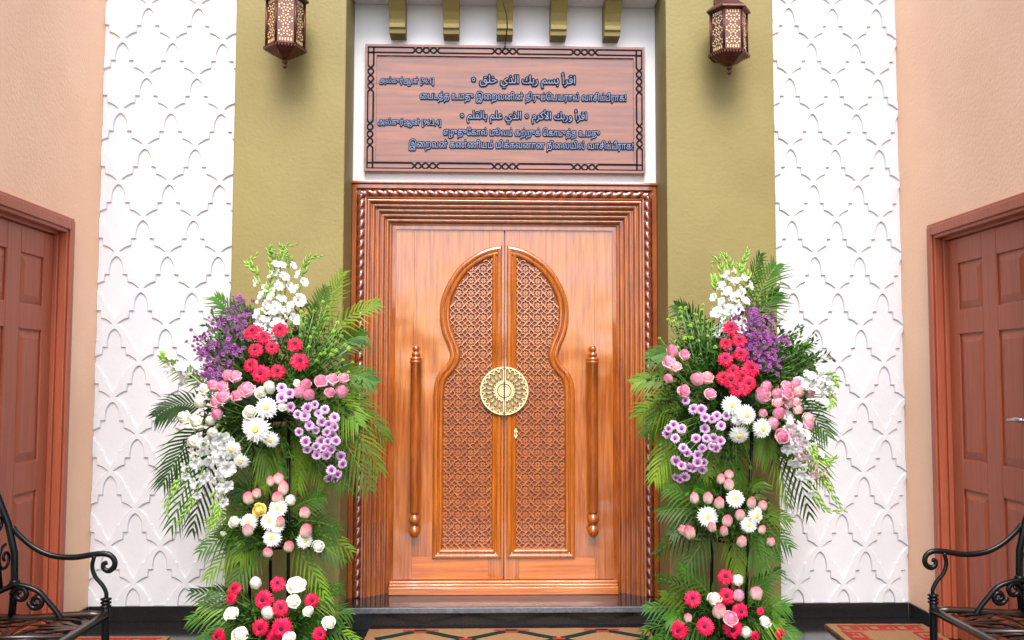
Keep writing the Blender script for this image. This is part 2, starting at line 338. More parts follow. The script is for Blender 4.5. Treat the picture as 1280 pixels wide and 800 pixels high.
# side walls with their doors. yf = far edge of the door surround, running towards the viewer
DY0, DY1 = -.39, -1.42          # surround far edge / near edge
DTOP = 2.222
def side(sx):
    word = 'left' if sx < 0 else 'right'
    X = lambda x: sx*(WX+x)         # x = depth into the wall
    mb = MB()
    def bx(m_, xa, xb, ya, yb, za, zb, mi=0):
        a, b = sorted((X(xa), X(xb))); m_.box(a, b, min(ya, yb), max(ya, yb), za, zb, mi)
    bx(mb, 0, .25, DY0-.02, -.001, 0, ZT); bx(mb, 0, .25, DY1+.02, -3.2, 0, ZT); bx(mb, 0, .25, DY0-.02, DY1+.02, DTOP-.02, ZT)
    wl = tag(mb.build('side_wall', M['peach']), 'peach painted side wall around the %s brown panelled door' % word, 'wall', 'peach side walls')
    for ya, yb in ((DY0+.002, -.036), (-3.2, DY1-.002)):
        mb = MB(); bx(mb, -.012, -.0005, ya, yb, 0, .085); mb.build('skirting', M['granite'], wl)
    root = empty('panelled_door', (X(0), (DY0+DY1)/2, 0), 'reddish brown six panel door in the %s peach wall' % word, 'door', 'brown side doors')
    # surround
    mb = MB(); c = .085
    for xa, xb, g in ((-.022, .02, 0), (-.034, -.022, .018)):
        e = c-2*g if g else c
        ya, yb = DY0-g, DY1+g
        bx(mb, xa, xb, ya, ya-e, 0.0, DTOP-g); bx(mb, xa, xb, yb+e, yb, 0.0, DTOP-g); bx(mb, xa, xb, ya-e, yb+e, DTOP-g-e, DTOP-g)
    bx(mb, .02, .10, DY0-.022, DY0-.10, 0, DTOP-.022); bx(mb, .02, .10, DY1+.022, DY1+.10, 0, DTOP-.022); bx(mb, .02, .10, DY0-.10, DY1+.10, DTOP-.10, DTOP-.022)
    fr = bevel(mb.build('door_frame', M['side_door'], root), .004)
    # leaf
    y0, y1, zt = DY0-.105, DY1+.105, DTOP-.105
    mb = MB(); bx(mb, .052, .09, y0, y1, .008, zt)
    wd = y0-y1; st = .098; ms = .135; pw = (wd-2*st-ms)/2
    zs = [(1.735, 1.985), (.955, 1.61), (.13, .80)]
    cols = [(y0-st, y0-st-pw), (y1+st+pw, y1+st)]
    # stiles and rails stand 10 mm proud of the sunk ground
    for ya, yb in ((y0, y0-st), (y0-st-pw, y1+st+pw), (y1+st, y1)): bx(mb, .040, .052, ya, yb, .008, zt)
    rails = [(.008, zs[2][0]), (zs[2][1], zs[1][0]), (zs[1][1], zs[0][0]), (zs[0][1], zt)]
    for ya, yb in cols:
        for za, zb in rails: bx(mb, .040, .052, ya, yb, za, zb)
    lf = bevel(mb.build('door_leaf', M['side_door'], root), .004, 2)
    for ya, yb in cols:
        for za, zb in zs:
            mb = MB(); g1, g2 = .012, .045
            fv = []
            for g, xx in ((g1, .0515), (g1, .050), (g2, .0405)):
                for yy, zz in ((ya-g, za+g), (yb+g, za+g), (yb+g, zb-g), (ya-g, zb-g)): fv.append((X(xx), yy, zz))
            fs_ = [(i+4*k, (i+1) % 4+4*k, (i+1) % 4+4*k+4, i+4*k+4) for k in range(2) for i in range(4)]+[(8, 9, 10, 11)]
            mb.add(fv, fs_); o = mb.build('door_panel', M['side_door'], None, True); o.parent = lf
    # lever handle near the opening edge
    hy, hz = y1+.075, 1.185
    mb = MB(); bx(mb, .030, .0395, hy+.022, hy-.022, hz-.09, hz+.07)
    mb.tube([(X(.03), hy, hz), (X(-.012), hy, hz)], .009, 10)
    mb.tube([(X(-.012), hy-.008, hz), (X(-.014), hy+.04, hz+.003), (X(-.012), hy+.115, hz-.004)], [.010, .010, .008], 10)
    o = mb.build('door_handle', M['steel']); o.parent = lf
side(-1); side(1)

# corbels
for px in (497, 564, 631, 698, 765):
    x = P(px, 30, 5.4).x; hw = .047
    prof = [(-.001, 3.583), (-.225, 3.583), (-.225, 3.556), (-.205, 3.548), (-.185, 3.528), (-.15, 3.49), (-.125, 3.452), (-.118, 3.43), (-.13, 3.422), (-.13, 3.402), (-.118, 3.395), (-.112, 3.37), (-.001, 3.37)]
    mb = MB(); n = len(prof)
    mb.add([(x-hw, y, z) for y, z in prof]+[(x+hw, y, z) for y, z in prof], [tuple(range(n)), tuple(range(2*n-1, n-1, -1))]+[(i, n+i, n+(i+1) % n, (i+1) % n) for i in range(n)])
    lab = {497: 'olive scroll corbel above the far left end of the plaque', 564: 'second olive scroll corbel from the left pillar', 631: 'middle olive scroll corbel with black cable hanging in front',
           698: 'second olive scroll corbel from the right pillar', 765: 'olive scroll corbel above the far right end of the plaque'}[px]
    o = bevel(mb.build('corbel', M['olive'], None, True), .003); tag(o, lab, 'corbel', 'olive corbels under the soffit')
# hanging cable
mb = MB(); mb.tube([P(628, -12, 5.2), P(629, 4, 5.215), P(633.5, 19, 5.22), P(634, 34, 5.25), P(632, 50, 5.4), P(631, 60, 5.452)], .0035, 6)
tag(mb.build('hanging_cable', M['cable']), 'thin black cable hanging from the middle corbel to the plaque', 'cable')

# ------------------------------------------------------------------ granite doorstep
ST = .128
mb = MB(); mb.box(-.888, .888, -.245, -.001, .002, ST-.03); mb.box(-.80, .80, -.001, .30, .002, ST-.03)
mb2 = mb
o = mb.build('doorstep', M['granite']); tag(o, 'polished black granite doorstep under the carved double door', 'doorstep')
mb = MB(); mb.box(-.888, .888, -.265, .0, ST-.03, ST); mb.box(-.80, .80, .0, .3, ST-.03, ST); t_ = bevel(mb.build('step_tread', M['granite'], o), .004)
mb = MB(); mb.box(-.8885, .8885, -.275, -.2655, ST-.032, ST-.001); bevel(mb.build('step_nosing', M['granite_edge'], o), .004)

# ------------------------------------------------------------------ the carved double door
door = empty('wooden_double_door', (0, .08, ST), 'carved glossy teak double door with keyhole arch lattice and rope edged surround', 'door')
LH, LT, LB, LY = .655, 2.262, ST+.075, .085      # leaf half width, top, bottom, front plane
def usweep(mb, prof, mi=0, hw=FW, top=FT, bot=ST):
    """profile (a inward, y) swept up one jamb, over the lintel, down the other, mitred"""
    k = len(prof); vs_ = []
    for j in range(4):
        for a, y in prof:
            vs_.append({0: (-hw+a, y, bot), 1: (-hw+a, y, top-a), 2: (hw-a, y, top-a), 3: (hw-a, y, bot)}[j])
    mb.add(vs_, [(j*k+i, (j+1)*k+i, (j+1)*k+i+1, j*k+i+1) for j in range(3) for i in range(k-1)], mi)
prof = [(0.002, -.002), (.002, -.040), (.006, -.046), (.026, -.046), (.031, -.040), (.033, -.020), (.073, -.020), (.075, -.034), (.079, -.038), (.087, -.036)]
a0, y0 = .090, -.028
for k in range(5):
    for t in range(7):
        th = PI*t/6; prof.append((a0+.010-.010*math.cos(th), y0+.0155*t/6*.75-.008*math.sin(th)))
    a0 += .0205; prof.append((a0+.0005, y0+.022)); prof.append((a0+.004, y0+.0225)); a0 += .0052; y0 += .0205
prof += [(a0+.001, y0-.004), (a0+.010, y0+.001), (FW-LH+.012, LY-.012), (FW-LH+.012, LY+.05)]
mb = MB(); usweep(mb, prof); fr = mb.build('door_frame', M['wood_frame'], door, True)
# outer cap moulding on the lintel
mb = MB(); mb.box(-FW-.006, FW+.006, -.058, -.002, FT-.002, FT+.014); bevel(mb.build('lintel_cap', M['wood_frame']), .004).parent = fr
bpy.data.objects['lintel_cap'].location = -Vector(door.location)*0
mb = MB(); mb.box(-.79, .79, LY+.06, LY+.10, ST+.001, 2.415); mb.build('gap_light_block', M['wood_frame']).parent = fr  # added unseen board behind the leaves, blocks light through the gap
# rope moulding
def rope(mb, a, b, hand, r0=.0235, pitch=.118):
    a = Vector(a); b = Vector(b); L = (b-a).length; t = (b-a).normalized(); e1 = Vector((0, -1, 0)); e2 = t.cross(e1)
    n = 18; k = int(L/.0065); vs_ = []
    for i in range(k+1):
        s_ = L*i/k
        for j in range(n):
            th = 2*PI*j/n; r = r0*(.60+.40*abs(math.cos(th-hand*2*PI*s_/pitch))**.75); vs_.append(a+t*s_+(e1*math.cos(th)+e2*math.sin(th))*r)
    mb.add(vs_, [(i*n+j, i*n+(j+1) % n, (i+1)*n+(j+1) % n, (i+1)*n+j) for i in range(k) for j in range(n)]+[tuple(range(n)), tuple(k*n+j for j in range(n))], 0, True)
ra = .053
mb = MB(); rope(mb, (-FW+ra, -.026, ST+.002), (-FW+ra, -.026, FT-ra-.01), 1); rope(mb, (FW-ra, -.026, ST+.002), (FW-ra, -.026, FT-ra-.01), -1)
rope(mb, (-FW+ra, -.026, FT-ra), (-.001, -.026, FT-ra), 1); rope(mb, (FW-ra, -.026, FT-ra), (.001, -.026, FT-ra), -1)
o = mb.build('rope_moulding', M['wood_rope'], None, True)
def sub(o, parent): o.parent = parent; o.matrix_parent_inverse = Matrix.Translation(Vector(door.location)) @ Matrix.Translation(-Vector(door.location)); return o
o.parent = fr
# sill board with small steps
mb = MB(); mb.box(-.662, .662, .010, .10, ST+.001, ST+.045); mb.box(-.662, .662, .030, .10, ST+.045, ST+.058); mb.box(-.662, .662, .050, .10, ST+.058, ST+.072)
o = bevel(mb.build('door_sill', M['wood_h']), .004); o.parent = fr

# outline of the left leaf's arch, traced at the leaf's own distance
apx = [(628, 306.5), (607, 311), (587.5, 321.5), (572, 335), (560, 353), (552, 372), (549.5, 392), (552, 414), (560, 435), (562, 446), (557, 456), (548, 466), (543, 479), (541.5, 496)]
arch = [(p.x, p.z) for p in (P(x, y, 5.5+LY) for x, y in apx)]
arch[0] = (-.014, arch[0][1])
arch = catmull(arch, 5)
zb = P(600, 698, 5.5+LY).z
left_out = arch+[(arch[-1][0], zb), (-.014, zb)]          # ccw seen from the front (x right, z up): top -> left -> down -> right
def tile_mesh(mb, cx, cz, p, poly, fn):
    def ok(pts): return all(inside(q_, poly) for q_ in pts)
    def seg(a, b, wd, h):
        a = (cx+a[0]*p, cz+a[1]*p); b = (cx+b[0]*p, cz+b[1]*p)
        if ok((a, b)):
            d = np.array(b)-np.array(a); l = np.linalg.norm(d); nn = np.array((-d[1], d[0]))/l*wd*p/2; ni = nn*.72
            A = np.array(a); B = np.array(b)
            vs_ = [fn(*(A+nn), 0), fn(*(A-nn), 0), fn(*(B-nn), 0), fn(*(B+nn), 0), fn(*(A+ni), h), fn(*(A-ni), h), fn(*(B-ni), h), fn(*(B+ni), h)]
            mb.add(vs_, [(4, 5, 6, 7), (0, 1, 5, 4), (1, 2, 6, 5), (2, 3, 7, 6), (3, 0, 4, 7)])
    for k in range(8):                    # rosette petals
        th = PI/4*k+PI/8; c_ = (math.cos(th), math.sin(th))
        seg((c_[0]*.07, c_[1]*.07), (c_[0]*.225, c_[1]*.225), .10, .0040)
    for k in range(8):                    # eight pointed star
        t0 = PI/4*k; t1 = t0+PI/8; t2 = t0+PI/4
        A = (math.cos(t0)*.44, math.sin(t0)*.44); B = (math.cos(t1)*.335, math.sin(t1)*.335); D = (math.cos(t2)*.44, math.sin(t2)*.44)
        seg(A, B, .088, .0090+.0004*(k % 2)); seg(B, D, .088, .0086+.0004*(k % 2))
    # woven links to the neighbours
    seg((.37, -.17), (.63, .17), .115, .0112); seg((-.17, .63), (.17, .37), .115, .0108)
    seg((.34, .34), (.66, .66), .075, .0072); seg((.34, .66), (.66, .34), .075, .0068)
random.seed(3)
for sx in (-1, 1):
    mir = 1 if sx < 0 else -1
    leaf_x0, leaf_x1 = -LH, -.0025
    F = lambda u, v, h: (mir*u, LY-h, v)
    mb = MB()
    def bb(x0, x1, z0, z1, mi, dy=0):
        a, b = sorted((mir*x0, mir*x1)); mb.box(a, b, LY+dy, LY+.05, z0, z1, mi)
    rl, rh = .335, LT
    bb(leaf_x0, -.535, LB, LT, 0); bb(-.5346, -.09, rl+.0005, LT, 0, .0004); bb(-.0896, leaf_x1, LB, LT, 0); bb(-.5346, -.09, LB, rl, 1, .0002)
    leaf = bevel(mb.build('door_leaf', [M['wood_v'], M['wood_h']], door), .0008, 1)
    # arch moulding
    pr = [(0, 0), (.002, .012), (.009, .020), (.018, .023), (.026, .020), (.031, .012), (.034, .010), (.037, .016), (.044, .021), (.052, .018), (.058, .010), (.062, .002), (.066, -.004)]
    rings = [offset_poly(left_out, a) for a, h in pr]; n = len(left_out); vs_ = []
    for (a, h), rg in zip(pr, rings): vs_ += [F(u, v, h) for u, v in rg]
    mb = MB(); mb.add(vs_, [(i*n+j, i*n+(j+1) % n, (i+1)*n+(j+1) % n, (i+1)*n+j) for i in range(len(pr)-1) for j in range(n)], 0, False)
    o = mb.build('arch_moulding', M['wood_v'], None, True); o.parent = leaf
    # carved lattice inside
    inner = offset_poly(left_out, .058); pgs = offset_poly(left_out, .060)
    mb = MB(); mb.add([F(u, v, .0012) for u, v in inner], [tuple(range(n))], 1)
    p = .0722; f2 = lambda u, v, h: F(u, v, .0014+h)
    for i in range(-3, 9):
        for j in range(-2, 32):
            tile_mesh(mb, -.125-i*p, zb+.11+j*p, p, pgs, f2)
    o = mb.build('carved_lattice', [M['wood_carve'], M['wood_recess_shade']], None, True); o.parent = leaf
    # turned pull handle
    hx = P(518.5, 550, 5.5).x*1. if sx < 0 else P(742, 550, 5.5).x
    zt_, zl_ = P(518, 431, 5.52).z, P(518, 673, 5.52).z; H_ = zt_-zl_
    pf = [(.001, zt_), (.012, zt_-.003), (.019, zt_-.013), (.021, zt_-.024), (.016, zt_-.036), (.013, zt_-.040), (.022, zt_-.046), (.026, zt_-.056), (.022, zt_-.066), (.018, zt_-.07), (.034, zt_-.076), (.035, zt_-.084),
          (.030, zt_-.088), (.035, zt_-.094), (.035, zt_-.104), (.031, zt_-.108), (.030, zt_-.4), (.029, zl_+.150), (.026, zl_+.142), (.018, zl_+.137), (.024, zl_+.130), (.032, zl_+.118), (.034, zl_+.104), (.031, zl_+.09), (.022, zl_+.079), (.015, zl_+.074),
          (.022, zl_+.066), (.031, zl_+.052), (.033, zl_+.038), (.029, zl_+.022), (.019, zl_+.008), (.006, zl_), (.001, zl_-.001)]
    mb = MB(); mb.lathe(pf, (hx, LY-.055, 0), 20)
    for zz in (zt_-.22, zl_+.25): mb.tube([(hx, LY-.045, zz), (hx, LY+.002, zz)], .014, 10)
    o = mb.build('pull_handle', M['wood_frame'], None, True); o.parent = leaf
    # brass half roundel
    cx, cz, r0 = 0, P(633, 488.5, 5.56).z, .142
    def pol(th, r): return (cx+sx*max(.004, abs(r*math.sin(th))), cz+r*math.cos(th))
    mb = MB(); G = lambda u, v, h: (u, LY-.026-h, v); N_ = 24
    ths = [PI*i/N_ for i in range(N_+1)]
    mb.prism([pol(t, r0) for t in ths], G, -.012, .004, 0)
    def arcband(ra_, rb_, h): 
        pts = [pol(t, ra_) for t in ths]+[pol(t, rb_) for t in reversed(ths)]
        nn = N_+1; vs_ = [G(*q_, .003) for q_ in pts]+[G(*q_, h) for q_ in pts]; k = len(pts)
        mb.add(vs_, [(i, i+1, k-2-i, k-1-i) for i in range(0)]+[(k+i, k+i+1, k+k-2-i, k+k-1-i) for i in range(N_)]+[(i, (i+1) % k, k+(i+1) % k, k+i) for i in range(k)], 1)
    arcband(r0, r0-.008, .011); arcband(.052, .043, .012); arcband(.036, .028, .014)
    mb.prism([pol(t, .026) for t in ths], G, .003, .010, 1)
    np_ = 11
    for k in range(np_):
        th = PI*(k+.5)/np_; pts = []
        for q_ in range(17):
            s_ = q_/16*2*PI; rr = .093+.040*math.cos(s_); ww = (.0150+.0040*math.cos(s_))*math.sin(s_)
            c_ = (math.sin(th), math.cos(th)); pts.append((cx+sx*max(.005, rr*c_[0]+ww*c_[1]), cz+rr*c_[1]-ww*c_[0]))
        mb.strip(pts[:-1], .0052, G, .003, .012, 1, True)
    o = mb.build('brass_roundel', [M['brass_dark'], M['brass']], None, True); o.parent = leaf
    if sx > 0:
        k_ = P(644.5, 541.5, 5.58); mb = MB(); K = lambda u, v, h: (k_.x+u, LY-.021-h, k_.z+v)
        mb.prism([(0, .032), (-.006, .02), (-.011, .014), (-.006, 0), (-.011, -.014), (-.006, -.02), (0, -.032), (.006, -.02), (.011, -.014), (.006, 0), (.011, .014), (.006, .02)], K, -.01, .003, 0)
        mb.prism([(-.0025, -.012), (.0025, -.012), (.0025, .01), (-.0025, .01)], K, .003, .0045, 1)
        o = mb.build('keyhole_plate', [M['brass'], M['ink']], None, True); o.parent = leaf

# ------------------------------------------------------------------ plaque with inscription
c0 = P(457.5, 57, 5.46); c1 = P(808.5, 221, 5.46)
PXL, PXR, PZT, PZB = -.826, .826, 3.332, 2.572
plq = empty('wooden_plaque', (0, 0, PZB), 'glossy carved wooden plaque with Arabic and Tamil lettering above the double door', 'plaque')
mb = MB(); mb.box(PXL, PXR, -.036, -.001, PZB, PZT); bevel(mb.build('plaque_board', M['plaque'], plq), .006)
mb = MB(); Q = lambda u, v, h: (u, -.036-h, v)
# raised border mouldings
mb.strip([(PXL+.036, PZB+.036), (PXR-.036, PZB+.036), (PXR-.036, PZT-.036), (PXL+.036, PZT-.036)], .064, Q, -.001, .009, 1, True)
for ins, wd, h in ((.010, .014, .0145), (.064, .010, .0135)):
    mb.strip([(PXL+ins, PZB+ins), (PXR-ins, PZB+ins), (PXR-ins, PZT-ins), (PXL+ins, PZT-ins)], wd, Q, -.001, h, 1, True)
def knotline(a, b, knots, wd=.0092, amp=.0165):
    """double dark line between a and b that breaks into plaited eyes"""
    a = np.array(a); b = np.array(b); L = np.linalg.norm(b-a); t = (b-a)/L; n_ = np.array((-t[1], t[0]))
    for sg, h in ((1, .0125), (-1, .0135)):
        pts = []
        for i in range(int(L/.004)+1):
            s_ = min(L, i*.004); o_ = amp*sg
            for k0, k1 in knots:
                if k0 < s_ < k1: o_ = amp*sg*math.cos((s_-k0)/(k1-k0)*4*PI)
            pts.append(tuple(a+t*s_+n_*o_))
        mb.strip(pts, wd, Q, .001, h, 0)
e = .036
Wp, Hp = PXR-PXL-2*e, PZT-PZB-2*e
for zz in (PZT-e, PZB+e): knotline((PXL+e-.018, zz), (PXR-e+.018, zz), [(Wp*f_-.085+.018, Wp*f_+.085+.018) for f_ in (.205, .5, .795)])
for xx in (PXL+e, PXR-e): knotline((xx, PZB+e-.018), (xx, PZT-e+.018), [(Hp*f_-.085+.018, Hp*f_+.085+.018) for f_ in (.27, .75)])
mb.build('plaque_border', [M['dark_line'], M['plaque']], plq, True)

def glyph_grid(text, N=44):
    cu = bpy.data.curves.new('writing', 'FONT'); cu.body = text; ob = bpy.data.objects.new('writing', cu); C.objects.link(ob)
    dg = bpy.context.evaluated_depsgraph_get(); dg.update()
    cv = ob.evaluated_get(dg).to_curve(dg); polys = []
    for s_ in cv.splines:
        pts = []
        if s_.type == 'BEZIER':
            bp = s_.bezier_points; n = len(bp)
            for i in range(n):
                a, b = bp[i], bp[(i+1) % n]
                for j in range(6):
                    t = j/6; u = 1-t
                    q_ = a.co*u**3+a.handle_right*3*u*u*t+b.handle_left*3*u*t*t+b.co*t**3; pts.append((q_.x, q_.y))
        else: pts = [(q_.co.x, q_.co.y) for q_ in s_.points]
        polys.append(np.array(pts))
    ob.evaluated_get(dg).to_curve_clear(); bpy.data.objects.remove(ob); bpy.data.curves.remove(cu)
    allp = np.vstack(polys); lo = allp.min(0); hi = allp.max(0)
    nx, ny = int((hi[0]-lo[0])*N)+1, int((hi[1]-lo[1])*N)+1
    g = np.zeros((ny, nx), bool)
    for r_ in range(ny):
        y = lo[1]+(r_+.5)/N; cr = []
        for p in polys:
            q_ = np.roll(p, -1, 0); up_ = (p[:, 1] <= y) & (q_[:, 1] > y); dn = (p[:, 1] > y) & (q_[:, 1] <= y)
            for msk, s_ in ((up_, 1), (dn, -1)):
                if msk.any():
                    a, b = p[msk], q_[msk]; xs = a[:, 0]+(y-a[:, 1])/(b[:, 1]-a[:, 1])*(b[:, 0]-a[:, 0]); cr += [(x, s_) for x in xs]
        cr.sort(); wn = 0
        for k in range(len(cr)-1):
            wn += cr[k][1]
            if wn: g[r_, int(round((cr[k][0]-lo[0])*N)):int(round((cr[k+1][0]-lo[0])*N))] = True
    return g
def dilate(g, k):
    g = np.pad(g, k+1); o_ = g.copy()
    for dy in range(-k, k+1):
        for dx in range(-k, k+1):
            if dx*dx+dy*dy <= k*k+.5: o_ |= np.roll(np.roll(g, dy, 0), dx, 1)
    return o_
def runs_mesh(g, x0, z0, sx_, sz_, h0, h1, mb, mi):
    for r_ in range(g.shape[0]):
        row = np.flatnonzero(np.diff(np.concatenate(([0], g[r_].astype(np.int8), [0]))))
        for a, b in row.reshape(-1, 2):
            xa, xb, za, zb_ = x0+a*sx_, x0+b*sx_, z0+r_*sz_, z0+(r_+1)*sz_
            if h0 is None: mb.add([Q(xa, za, h1), Q(xb, za, h1), Q(xb, zb_, h1), Q(xa, zb_, h1)], [(0, 1, 2, 3)], mi)
            else:
                mb.add([Q(xa, za, h0), Q(xb, za, h0), Q(xb, zb_, h0), Q(xa, zb_, h0), Q(xa, za, h1), Q(xb, za, h1), Q(xb, zb_, h1), Q(xa, zb_, h1)],
                       [(4, 5, 6, 7), (0, 1, 5, 4), (1, 2, 6, 5), (2, 3, 7, 6), (3, 0, 4, 7)], mi)
def ar(*words):
    """Arabic contextual forms given in reading order, laid out right to left"""
    return ' '.join(w_[::-1] for w_ in words[::-1])
A1 = ar('\uFE8D\uFED7\uFEAE\uFE83', '\uFE91\uFEB4\uFEE2', '\uFEAD\uFE91\uFEDA', '\uFE8D\uFEDF\uFEAC\uFEF1', '\uFEA7\uFEE0\uFED6', '\u25E6')
A2 = ar('\uFE8D\uFED7\uFEAE\uFE83', '\uFEED\uFEAD\uFE91\uFEDA', '\uFE8D\uFEF7\uFEDB\uFEAE\uFEE1', '\u25E6', '\uFE8D\uFEDF\uFEAC\uFEF1', '\uFECB\uFEE0\uFEE2', '\uFE91\uFE8E\uFEDF\uFED8\uFEE0\uFEE2', '\u25E6')
# Tamil, vowel signs typed where they are drawn
lines = [('அல்குர்ஆன் [96:1]', 473, 543, 94, 108), (A1, 588, 721, 88, 112), ('ப\u0BC8டத்த உமது இ\u0BC8றவனின் திருப்\u0BC6பயரால் வாசிப்பீராக!', 524, 784, 112.5, 130),
         (A2, 574, 735, 134, 156), ('அல்குர்ஆன் [96:3,4]', 471, 552, 146, 160), ('எழுது\u0BC7கால் மூலம் கற்றுக் \u0BC6காடுத்த உமது', 553, 751, 157.5, 174.5),
         ('இ\u0BC8றவன் கண்ணியம் மிக்கவனான நி\u0BC8லயில் வாசிப்பீராக!', 510, 793, 173, 190.5)]
lines[2] = ('\u0BC8படத்த உமது இ\u0BC8றவனின் திருப்\u0BC6பயரால் வாசிப்பீராக!',)+lines[2][1:]
for tx, xa, xb, ya, yb in lines:
    g = glyph_grid(tx); arabic = any(ord(c) > 0xFB00 for c in tx)
    k1, k2 = (0, 5)
    gi = np.pad(g, 1); go = dilate(g, k2)
    while gi.shape[0] < go.shape[0]: gi = np.pad(gi, 1)
    d0 = (gi.shape[0]-go.shape[0])//2
    if d0 > 0: gi = gi[d0:gi.shape[0]-d0, d0:gi.shape[1]-d0]
    p0 = P(xa, yb, 5.45); p1 = P(xb, ya, 5.45); zc = P((xa+xb)/2, (ya+yb)/2, 5.45).z; hh = (yb-ya)/FPX*5.45
    sx_, sz_ = (p1.x-p0.x)/go.shape[1], hh/go.shape[0]
    mb = MB(); runs_mesh(go, p0.x, zc-hh/2, sx_, sz_, -.0005, .005, mb, 0); runs_mesh(gi[:go.shape[0], :go.shape[1]], p0.x, zc-hh/2, sx_, sz_, None, .0068, mb, 1)
    mb.build('lettering', [M['ink'], M['letter']], plq)

# ------------------------------------------------------------------ doormats
def mat_thing(name, x0, x1, y0, y1, ang, lab):
    root = empty(name, ((x0+x1)/2, (y0+y1)/2, 0), lab, 'doormat')
    hx, hy = (x1-x0)/2, (y1-y0)/2; mb = MB(); rr = random.Random(5)
    N1 = 60; edge = []
    for i in range(N1): edge.append((-hx+2*hx*i/N1, -hy+rr.uniform(-.003, .003)))
    for i in range(N1): edge.append((hx+rr.uniform(-.003, .003), -hy+2*hy*i/N1))
    for i in range(N1): edge.append((hx-2*hx*i/N1, hy+rr.uniform(-.003, .003)))
    for i in range(N1): edge.append((-hx+rr.uniform(-.003, .003), hy-2*hy*i/N1))
    mb.prism(edge, lambda u, v, h: (u, v, h), .002, .018)
    o = bpy.data.objects.new('mat_pile', mb.mesh('mat_pile', M['coir'])); C.objects.link(o); o.parent = root
    root.rotation_euler.z = ang
    return root, hx, hy
flat = lambda u, v, h: (u, v, h)
root, hx, hy = mat_thing('doormat', -.735, .775, -.86, -.285, 0, 'wide tan coir doormat with dark green zigzag chain before the doorstep')
mb = MB(); per = .487; V0, V1 = hy-.045, hy-.215
x_top = P(526, 783, 5.18).x - root.location.x
for band in range(2):
    va, vb = (V0, V1) if band == 0 else (V1-.17*0-.0, V1-.17)
    for k in range(-4, 5):
        xa = x_top+per*k; xb = xa+per/2
        for (ua, wa, ub, wb) in ((xa, va, xb, vb), (xb, vb, xa+per, va)):
            if band: wa, wb = (vb if wa == va else va), (vb if wb == va else va)
            pts = []
            for t in (0, .1, .35, .65, .9, 1):
                uu = ua+(ub-ua)*(.07+.86*t); s_ = t*t*(3-2*t); pts.append((uu, wa+(wb-wa)*(.1+.8*(.5*t+.5*s_))))
            if all(abs(q_[0]) < hx-.02 for q_ in pts): mb.strip(pts, .046, flat, .0175, .0205, 0)
for k in range(-4, 5):
    for dx, v, red in ((0, V0+.005, 0), (-.062, V0+.002, 1), (.062, V0+.002, 1), (0, V0-.034, 1), (per/2, V1, 1), (per/2, V1-.03, 0)):
        u = x_top+per*k+dx
        if abs(u) < hx-.05: mb.strip([(u-.033, v), (u+.033, v)], .026, flat, .0175, .0212, red)
o = bpy.data.objects.new('mat_pattern', mb.mesh('mat_pattern', [M['coir_green'], M['coir_red']])); C.objects.link(o); o.parent = root
def meander(mb, a, b, side, s):
    a = np.array(a, float); b = np.array(b, float); L = np.linalg.norm(b-a); t = (b-a)/L; n_ = np.array((-t[1], t[0]))*side
    k = max(1, int(L/(s*5))); u = L/k/5
    for i in range(k):
        pts = [(0, 4), (4, 4), (4, 1), (2, 1), (2, 2.4), (3, 2.4)]
        w_ = [tuple(a+t*(i*5+p_[0]+.5)*u+n_*p_[1]*s*.8) for p_ in pts]; mb.strip(w_, s*.62, flat, .0175, .021, 0)
        w_ = [tuple(a+t*(i*5+p_[0]+.5)*u+n_*p_[1]*s*.8) for p_ in ((0, 4), (0, 0), (5, 0))]; mb.strip(w_, s*.62, flat, .0175, .0216, 0)
for sx, yb, lab in ((-1, -.40, 'tan coir mat with red Greek key border near the left iron bench'), (1, -.235, 'tan coir mat with red Greek key border near the right iron bench')):
    a, b = sorted((sx*1.765, sx*2.31))
    root, hx, hy = mat_thing('doormat', a, b, yb-.9, yb, R(-1.2 if sx > 0 else -.8), lab)
    mb = MB(); m_ = .045
    meander(mb, (-hx+m_, hy-m_), (hx-m_, hy-m_), -1, .026); meander(mb, (hx-m_, -hy+m_), (-hx+m_, -hy+m_), -1, .026)
    meander(mb, (-hx+m_, -hy+m_+.12), (-hx+m_, hy-m_-.12), -1, .026); meander(mb, (hx-m_, hy-m_-.12), (hx-m_, -hy+m_+.12), -1, .026)
    o = bpy.data.objects.new('mat_pattern', mb.mesh('mat_pattern', [M['coir_red']])); C.objects.link(o); o.parent = root

